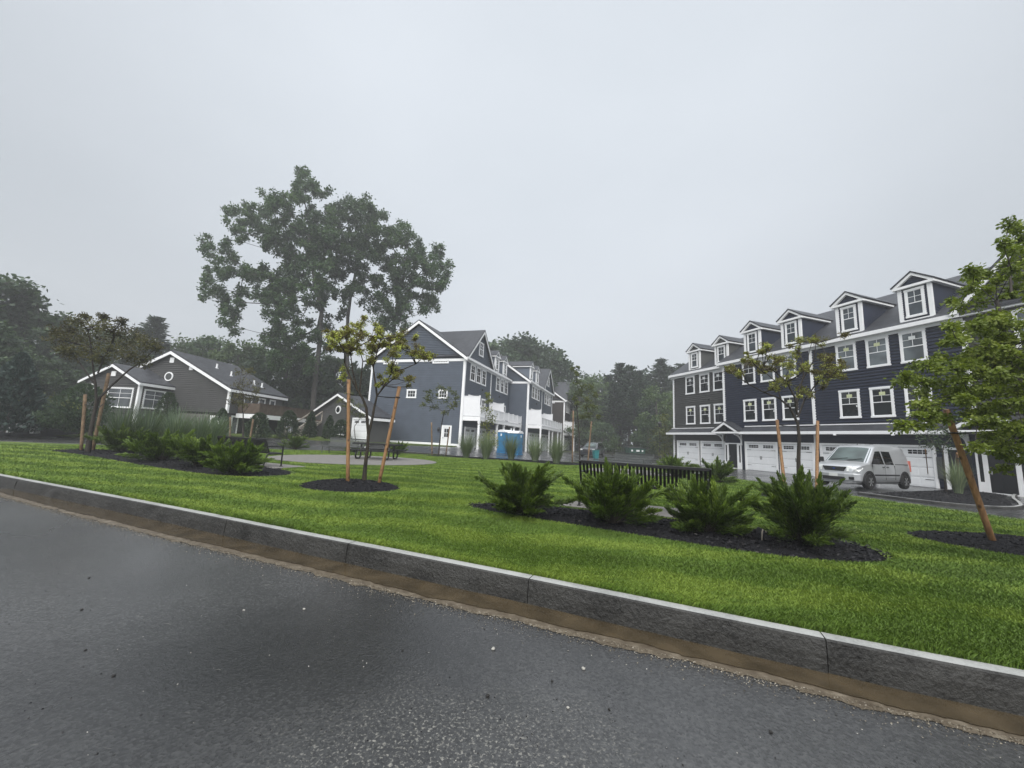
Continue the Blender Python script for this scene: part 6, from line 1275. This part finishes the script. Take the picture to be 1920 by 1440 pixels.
def make_pine(seed, leaf='pine_leaf', bare=.3):
    global rng; keep = rng; rng = np.random.default_rng(seed); H_ = 20.; t = thing('pine_tree', '', 'tree'); b = MB(); b.tube([(0, 0, -.4), (.1, 0, 7), (0, .1, 14), (0, 0, H_)], [.30, .22, .12, .02], 8, cap=False); cen = []; dr = []; hue = []
    z = bare * H_
    while z < H_ * .985:
        f_ = (z - bare * H_) / (H_ * (1 - bare)); n = rng.integers(4, 7); a0 = rng.uniform(0, 6)
        for k in range(n):
            a = a0 + 2 * PI * k / n + rng.normal(0, .25); L_ = (3.6 * (1 - f_) ** .75 + .35) * rng.uniform(.55, 1.15) * min(1, .5 + f_ * 2.2); hd = np.array([math.cos(a), math.sin(a), 0]); up = .30 * f_ + .05
            tip = hd * L_ + np.array([0, 0, z + L_ * up]); mid = hd * L_ * .5 + np.array([0, 0, z - L_ * .02]); P0 = np.array([0, 0, z]); b.tube([Vector(P0), Vector(mid), Vector(tip)], [.05, .03, .012], 4, cap=False); m = int(16 + L_ * 15)
            tt = rng.uniform(.22, 1, m)[:, None]; P = P0 * (1 - tt) ** 2 + mid * 2 * tt * (1 - tt) + tip * tt * tt; e = rng.normal(size=(m, 3)) * np.array([.3, .3, .13]) * (1 - .35 * tt); cen.append(P + e); d = unit(hd + e * 1.2 + rng.normal(size=(m, 3)) * .35 + np.array([0, 0, .2])); dr.append(d); hue.append(np.clip(rng.normal(.45, .15) + rng.normal(0, .15, m) + e[:, 2], 0, 1))
        z += rng.uniform(.45, .8) * (1 - .35 * f_)
    b.build('trunk', M['bark_dark'], t); cen = np.concatenate(cen); npmesh('crown', leaf_verts(cen, np.concatenate(dr), rng.uniform(.35, .7, len(cen)), .4), 4, M[leaf], t, np.concatenate(hue)); rng = keep; return t
BROAD = [make_broad(101, 'wood_leaf', 64, .66, .10), make_broad(102, 'wood_leaf', 70, .80, .12), make_broad(103, 'pale_wood_leaf', 60, .72, .10)]
PINE = [make_pine(111), make_pine(112, bare=.18), make_pine(113, bare=.42)]
USED = set()
def wood(proto, Hp, u, vtop, D, label, group, wx=1.0):
    o = proto if proto.name not in USED else copy_tree(proto); USED.add(proto.name); USED.add(o.name)
    p = far(u, vtop, D); z = gz(p.x, p.y); s = (p.z - z) / Hp; o.location = (p.x, p.y, z - .1); o.rotation_euler = (0, 0, rng.uniform(0, 6.28)); o.scale = (s * wx, s * wx, s); o['label'] = label; o['group'] = group
GL, GR = 'trees of the wood at left', 'trees of the wood behind the street'
for k, (u, v, D, kind, wx, lab) in enumerate([
    (-70, 520, 36, 1, 1., 'big dark tree cut by the left edge'), (4, 512, 37, 0, 1.05, 'tallest dark tree at the left edge of the photo'), (58, 572, 41, 1, .9, 'dark broad tree second from the left edge'), (108, 585, 43, 0, 1., 'dark tree above the brown leaved young tree, left part'), (160, 622, 46, 1, 1., 'dark round tree behind the crown of the brown tree'), (222, 620, 49, 0, 1., 'dark tree above the porch of the grey house'),
    (345, 632, 58, 2, 1., 'paler rounded tree above the ridge of the grey house'), (402, 628, 60, 1, .95, 'rounded tree above the roof vents of the grey house'), (452, 640, 58, 2, 1., 'pale rounded tree above the lower roof of the grey house'), (500, 655, 60, 1, 1., 'dark round tree left of the oaks'),
    (545, 648, 57, 0, 1.1, 'dark tree directly behind the foot of the tallest oak'), (590, 672, 60, 1, 1., 'dense dark tree between the oak trunks'), (632, 668, 62, 0, 1., 'dark tree behind the little grey garage'), (676, 690, 64, 1, 1., 'dark tree left of the slate gable wall'), (25, 640, 33, 1, 1.1, 'lower dark tree behind the blue spruce'), (95, 672, 36, 0, 1.2, 'lower dark tree above the yellow shrub'), (180, 690, 40, 1, 1.2, 'lower dark tree left of the porch of the grey house'), (-20, 600, 31, 0, 1., 'dark tree leaning in at the left border')]):
    wood(BROAD[kind], 14.2, u, v, D, lab, GL, wx)
for u, v, D, kind, lab in ((296, 592, 55, 1, 'single pine rising above the peak of the grey house'), (270, 612, 57, 0, 'slim pine left of the grey house peak')): wood(PINE[kind], 20, u, v, D, lab, GL, 1.35)
for u, v, D, kind, wx, lab in ((938, 640, 82, 1, 1., 'misty tree rising behind the first dormers of the slate row'), (975, 630, 84, 0, 1.15, 'misty crown highest above the slate row'), (1012, 640, 86, 1, 1., 'misty tree above the second dormers of the slate row'), (1042, 664, 84, 1, .95, 'misty tree right above the brown grey row'), (1088, 712, 76, 2, 1., 'pale tree behind the wispy topped young tree'), (1122, 705, 78, 2, 1., 'pale broadleaf tree left of the pines'), (1230, 725, 62, 2, .9, 'light green tree left of the navy townhouses'), (1262, 735, 66, 2, .9, 'light green tree half hidden by the grey unit'), (1215, 790, 60, 0, 1.3, 'low dark tree behind the lamp post'), (1130, 790, 68, 1, 1.2, 'low dark tree behind the dark car')):
    wood(BROAD[kind], 14.2, u, v, D, lab, GR, wx)
for k, (u, v, D, kind, lab) in enumerate([(1142, 700, 80, 0, 'leftmost pine of the misty pine group'), (1163, 679, 76, 1, 'misty pine with the double top, left one'), (1180, 682, 74, 2, 'misty pine with the double top, right one'), (1197, 692, 77, 0, 'shorter misty pine in the middle of the group'), (1216, 698, 80, 2, 'pine in the dip of the misty group'), (1238, 671, 79, 1, 'tallest misty pine left of the townhouses'), (1256, 684, 82, 0, 'misty pine behind the corner of the townhouses'), (1276, 680, 84, 1, 'misty pine above the low roof of the grey unit'), (1152, 715, 72, 2, 'bare stemmed pine in front of the woods, left'), (1190, 720, 70, 2, 'bare stemmed pine in front of the woods, middle'), (1206, 712, 73, 0, 'bare stemmed pine in front of the woods, right')]):
    wood(PINE[kind], 20, u, v, D, lab, GR, 1.25)

# the dim mass of undergrowth that closes the woods
def thicket(segs, label, leaf, seed):
    r = np.random.default_rng(seed); cen = []; hue = []
    for (x0, y0), (x1, y1), h, dep, n in segs:
        t = r.random(n); z = r.random(n) ** 1.1 * h * (1 + .25 * np.sin(t * 23) + .15 * np.sin(t * 51)); d = r.random(n) * dep
        L_ = math.hypot(x1 - x0, y1 - y0); nx, ny = -(y1 - y0) / L_, (x1 - x0) / L_; cen.append(np.c_[x0 + (x1 - x0) * t + nx * d, y0 + (y1 - y0) * t + ny * d, z]); hue.append(np.clip(r.normal(.3, .2, n) + .12 * np.sin(t * 60), 0, 1))
    c = np.concatenate(cen); o = npmesh('thicket', leaf_verts(c, r.normal(size=c.shape) + np.array([0, 0, .3]), r.uniform(.5, 1.3, len(c)), .6), 4, M[leaf], None, np.concatenate(hue)); return tag(o, label, 'undergrowth', kind='stuff')
thicket([((-62, 40), (-30, 50), 8, 5, 9000), ((-30, 54), (-8, 62), 10, 5, 7000)], 'dim dense undergrowth filling the wood at left', 'wood_leaf', 201)
thicket([((6, 92), (46, 86), 15, 5, 9000)], 'dim undergrowth filling the misty pine wood', 'pine_leaf', 202)

# ------------------------------------------------------------------ small litter on the road
def pebble(x, y, s, mat):
    bm = bmesh.new(); bmesh.ops.create_icosphere(bm, subdivisions=2, radius=s)
    for v in bm.verts: v.co += v.normal * float(rng.normal(0, s * .12)); v.co.z *= .65
    me = bpy.data.meshes.new('pebble'); bm.to_mesh(me); bm.free(); me.materials.append(M[mat]); o = bpy.data.objects.new('pebble', me); C.objects.link(o); o.location = (x, y, s * .5); return o
for k, (u, v, s, mt, lab) in enumerate([(570, 1143, .013, 'stone_light', 'white pebble on wet asphalt nearest the kerb left of the joint'), (925, 1218, .017, 'stone_light', 'two tone pebble on the road below the kerb joint'), (1094, 1255, .016, 'stone_light', 'round white pebble on the road right of the worn spot'), (1065, 1328, .011, 'stone_light', 'small pale pebble at the right rim of the worn spot'), (908, 1180, .010, 'stone_dark', 'dark bit of bark on the road close to the mud'), (914, 1306, .018, 'stone_dark', 'largest black crumb on the worn pale spot'), (1035, 1278, .014, 'stone_dark', 'black crumb above the small pale pebble'), (1445, 1374, .017, 'stone_dark', 'black crumb alone on the asphalt at lower right'), (755, 1220, .013, 'stone_dark', 'black crumb on the dark stretch of wet road'), (167, 1084, .015, 'stone_dark', 'black crumb at the upper left of the road'), (153, 1144, .016, 'stone_dark', 'black flake left on the wet road'), (213, 1268, .015, 'stone_dark', 'black flake low on the left road'), (1142, 1331, .012, 'stone_dark', 'black crumb right of the worn spot'), (160, 1220, .013, 'stone_dark', 'black crumb beside the pale scratch at left'), (457, 1145, .011, 'stone_light', 'tiny white chip left of the dark stretch'), (1725, 1300, .012, 'stone_light', 'tiny pale chip in the brown gutter water')]):
    p = at(u, v, 0); tag(pebble(p.x, p.y, s * (.62 if mt == 'stone_dark' else .8), mt), lab, 'pebble' if mt == 'stone_light' else 'crumb', 'pebbles and crumbs on the wet road')
def grit():
    n = 900; d = np.exp(rng.uniform(math.log(1.6), math.log(8), n)); th = rng.uniform(-1.1, .95, n); x, y = d * np.sin(th), d * np.cos(th); k = in_poly(x, y, [(-16, 9.6), (-10.6, 8.0), (-4.5, 5.35), (-1.65, 4.2), (1.18, 3.05), (2.9, 2.3), (5, 1.4), (5, .5), (-16, .5)]); x, y = x[k], y[k]; n = len(x)
    s = rng.uniform(.002, .006, n); V = np.empty((n, 3, 4, 3))
    a = rng.uniform(0, 6.28, n); ca, sa = np.cos(a) * s, np.sin(a) * s; P = [np.c_[x + ca, y + sa, np.full(n, .0005)], np.c_[x - sa, y + ca, np.full(n, .0005)], np.c_[x - ca, y - sa, np.full(n, .0005)], np.c_[x + sa, y - ca, np.full(n, .0005)]]; T = np.c_[x, y, s * .9]; T2 = T + np.c_[ca * .3, sa * .3, s * 0]
    for j, (q, w) in enumerate(((0, 1), (1, 2), (2, 3))): V[:, j, 0] = P[q]; V[:, j, 1] = P[w]; V[:, j, 2] = T; V[:, j, 3] = T2
    o = npmesh('road_grit', V.reshape(-1, 3), 4, M['mulch_chip'], None, np.repeat(rng.random(n) ** .5, 3)); tag(o, 'fine dark grit scattered over the wet road', 'grit', kind='stuff')
grit()
leafmat('pale_chip', [(0, (.16, .15, .13)), (1, (.5, .48, .44))], .7, 0.)
def chips():
    n = 420; d = np.exp(rng.uniform(math.log(1.5), math.log(7), n)); th = rng.uniform(-1.1, .95, n); x, y = d * np.sin(th), d * np.cos(th); k = in_poly(x, y, [(-16, 9.6), (-10.6, 8.0), (-4.5, 5.35), (-1.65, 4.2), (1.18, 3.05), (2.9, 2.3), (5, 1.4), (5, .5), (-16, .5)]); x, y = x[k], y[k]
    dr = rng.normal(size=(len(x), 3)); dr[:, 2] *= .15; o = npmesh('road_chips', leaf_verts(np.c_[x, y, np.full(len(x), .003)], dr, rng.uniform(.004, .011, len(x)), .6), 4, M['pale_chip'], None, rng.random(len(x))); tag(o, 'tiny pale stone chips sprinkled over the wet road', 'chips', kind='stuff')
chips()
leafmat('sand_grain', [(0, (.10, .08, .055)), (.7, (.22, .19, .14)), (1, (.40, .37, .31))], .7, 0.)
def sand():
    P = np.array(smooth_poly(MUD, 2, False)); seg = np.linalg.norm(np.diff(P, axis=0), axis=1); D = np.r_[0, np.cumsum(seg)]; n = 15000; t = rng.random(n) ** .75; t = D[-1] * (1 - t) + 0; t = D[-1] - t if False else D[-1] * rng.random(n)
    x = np.interp(t, D, P[:, 0]); y = np.interp(t, D, P[:, 1]); d = np.abs(rng.normal(0, .055, n)) * np.where(rng.random(n) < .2, 2.6, 1) - .03; x -= .40 * d; y -= .91 * d
    dr = rng.normal(size=(n, 3)); dr[:, 2] *= .15; o = npmesh('gutter_sand', leaf_verts(np.c_[x, y, np.full(n, .0065)], dr, rng.uniform(.004, .013, n), .7), 4, M['sand_grain'], None, rng.random(n)); tag(o, 'loose sand washed out along the edge of the brown gutter', 'sand', kind='stuff')
sand()
fl = MB(); fl.tube([(0, 0, -.05), (.012, 0, .10), (.028, 0, .15), (.055, 0, .152), (.068, 0, .10)], .009, 6); fo = fl.build('irrigation_stub', M['grey_wood'], smooth=True); fo.location = at(1428, 1012, LZ + .05); tag(fo, 'small pale hooked pipe stub in the mulch between the right junipers', 'pipe')

# ------------------------------------------------------------------ air, sky and light
hz_ = MB(); hz_.box(-155, 155, -65, 165, -1.2, 48)
hm = bpy.data.materials.new('haze_air'); hm.use_nodes = True; hn = hm.node_tree; hn.nodes.remove(hn.nodes['Principled BSDF']); pv = hn.nodes.new('ShaderNodeVolumePrincipled')
pv.inputs['Color'].default_value = (.97, .985, 1, 1); pv.inputs['Density'].default_value = .0020; pv.inputs['Anisotropy'].default_value = .2; hn.links.new(pv.outputs[0], hn.nodes['Material Output'].inputs['Volume'])
ho = hz_.build('haze', hm); ho['kind'] = 'stuff'; tag(ho, 'thin grey mist hanging between the trees', 'haze')

SUN_EL, SUN_AZ = math.radians(52), math.radians(188)      # azimuth clockwise from +y
wd = bpy.data.worlds.new('World'); SC.world = wd; wd.use_nodes = True; nt = wd.node_tree; bgn = nt.nodes['Background']; bgn.inputs['Strength'].default_value = .1
sk = nt.nodes.new('ShaderNodeTexSky'); sk.sky_type = 'NISHITA'; sk.sun_disc = False; sk.sun_elevation = SUN_EL; sk.sun_rotation = SUN_AZ; sk.dust_density = 6; sk.air_density = 1.5
tc = nt.nodes.new('ShaderNodeTexCoord'); mp = nt.nodes.new('ShaderNodeMapping'); mp.inputs['Scale'].default_value = (1, 1, 2.2); nt.links.new(tc.outputs['Generated'], mp.inputs[0])
no = nt.nodes.new('ShaderNodeTexNoise'); no.inputs['Scale'].default_value = 1.3; no.inputs['Detail'].default_value = 3; no.inputs['Roughness'].default_value = .45; nt.links.new(mp.outputs[0], no.inputs['Vector'])
cr = ramp(nt, [(.25, (1.86, 2.00, 2.16)), (.75, (2.18, 2.31, 2.48))]); nt.links.new(no.outputs['Fac'], cr.inputs['Fac'])
sx_ = nt.nodes.new('ShaderNodeSeparateXYZ'); nt.links.new(tc.outputs['Generated'], sx_.inputs[0]); mr = nt.nodes.new('ShaderNodeMapRange'); mr.inputs['From Min'].default_value = .80; mr.inputs['From Max'].default_value = 1.; mr.inputs['To Min'].default_value = 1.; mr.inputs['To Max'].default_value = 3.0; nt.links.new(sx_.outputs[2], mr.inputs['Value'])
bd = ray(1010, 120); bd = bd / np.linalg.norm(bd); dt = nt.nodes.new('ShaderNodeVectorMath'); dt.operation = 'DOT_PRODUCT'; nt.links.new(tc.outputs['Generated'], dt.inputs[0]); dt.inputs[1].default_value = tuple(bd)   # thinner cloud there
gl_ = nt.nodes.new('ShaderNodeMapRange'); gl_.interpolation_type = 'SMOOTHSTEP'; gl_.inputs['From Min'].default_value = .55; gl_.inputs['From Max'].default_value = 1.; gl_.inputs['To Min'].default_value = .93; gl_.inputs['To Max'].default_value = 1.22; nt.links.new(dt.outputs['Value'], gl_.inputs['Value'])
m2_ = nt.nodes.new('ShaderNodeMath'); m2_.operation = 'MULTIPLY'; nt.links.new(mr.outputs['Result'], m2_.inputs[0]); nt.links.new(gl_.outputs['Result'], m2_.inputs[1]); mr = m2_
vm = nt.nodes.new('ShaderNodeVectorMath'); vm.operation = 'SCALE'; nt.links.new(cr.outputs[0], vm.inputs[0]); nt.links.new(mr.outputs[0], vm.inputs['Scale'])
mx = nt.nodes.new('ShaderNodeMix'); mx.data_type = 'RGBA'; mx.inputs[0].default_value = .04; nt.links.new(vm.outputs[0], mx.inputs[6]); nt.links.new(sk.outputs[0], mx.inputs[7]); nt.links.new(mx.outputs[2], bgn.inputs['Color'])
sl = bpy.data.lights.new('sun', 'SUN'); sl.energy = 1.5; sl.angle = math.radians(70); sl.color = (1, .98, .95); so = bpy.data.objects.new('sun', sl); C.objects.link(so)
sd = Vector((math.sin(SUN_AZ) * math.cos(SUN_EL), math.cos(SUN_AZ) * math.cos(SUN_EL), math.sin(SUN_EL))); so.rotation_euler = sd.to_track_quat('Z', 'Y').to_euler(); so.location = (0, 0, 60)
vs = SC.view_settings; vs.view_transform = 'Standard'; vs.look = 'None'; vs.gamma = 1; vs.exposure = 1.6; vs.use_curve_mapping = False
SC.render.engine = 'CYCLES'; cy = SC.cycles; cy.use_denoising = True; cy.max_bounces = 6; cy.diffuse_bounces = 3; cy.glossy_bounces = 3; cy.transmission_bounces = 4; cy.volume_bounces = 0; cy.transparent_max_bounces = 8
try: cy.denoiser = 'OPENIMAGEDENOISE'; cy.denoising_prefilter = 'ACCURATE'
except Exception: pass
cy.sample_clamp_indirect = 6
for o in (rb, lb, tb, lh, sh): bpy.context.view_layer.update()
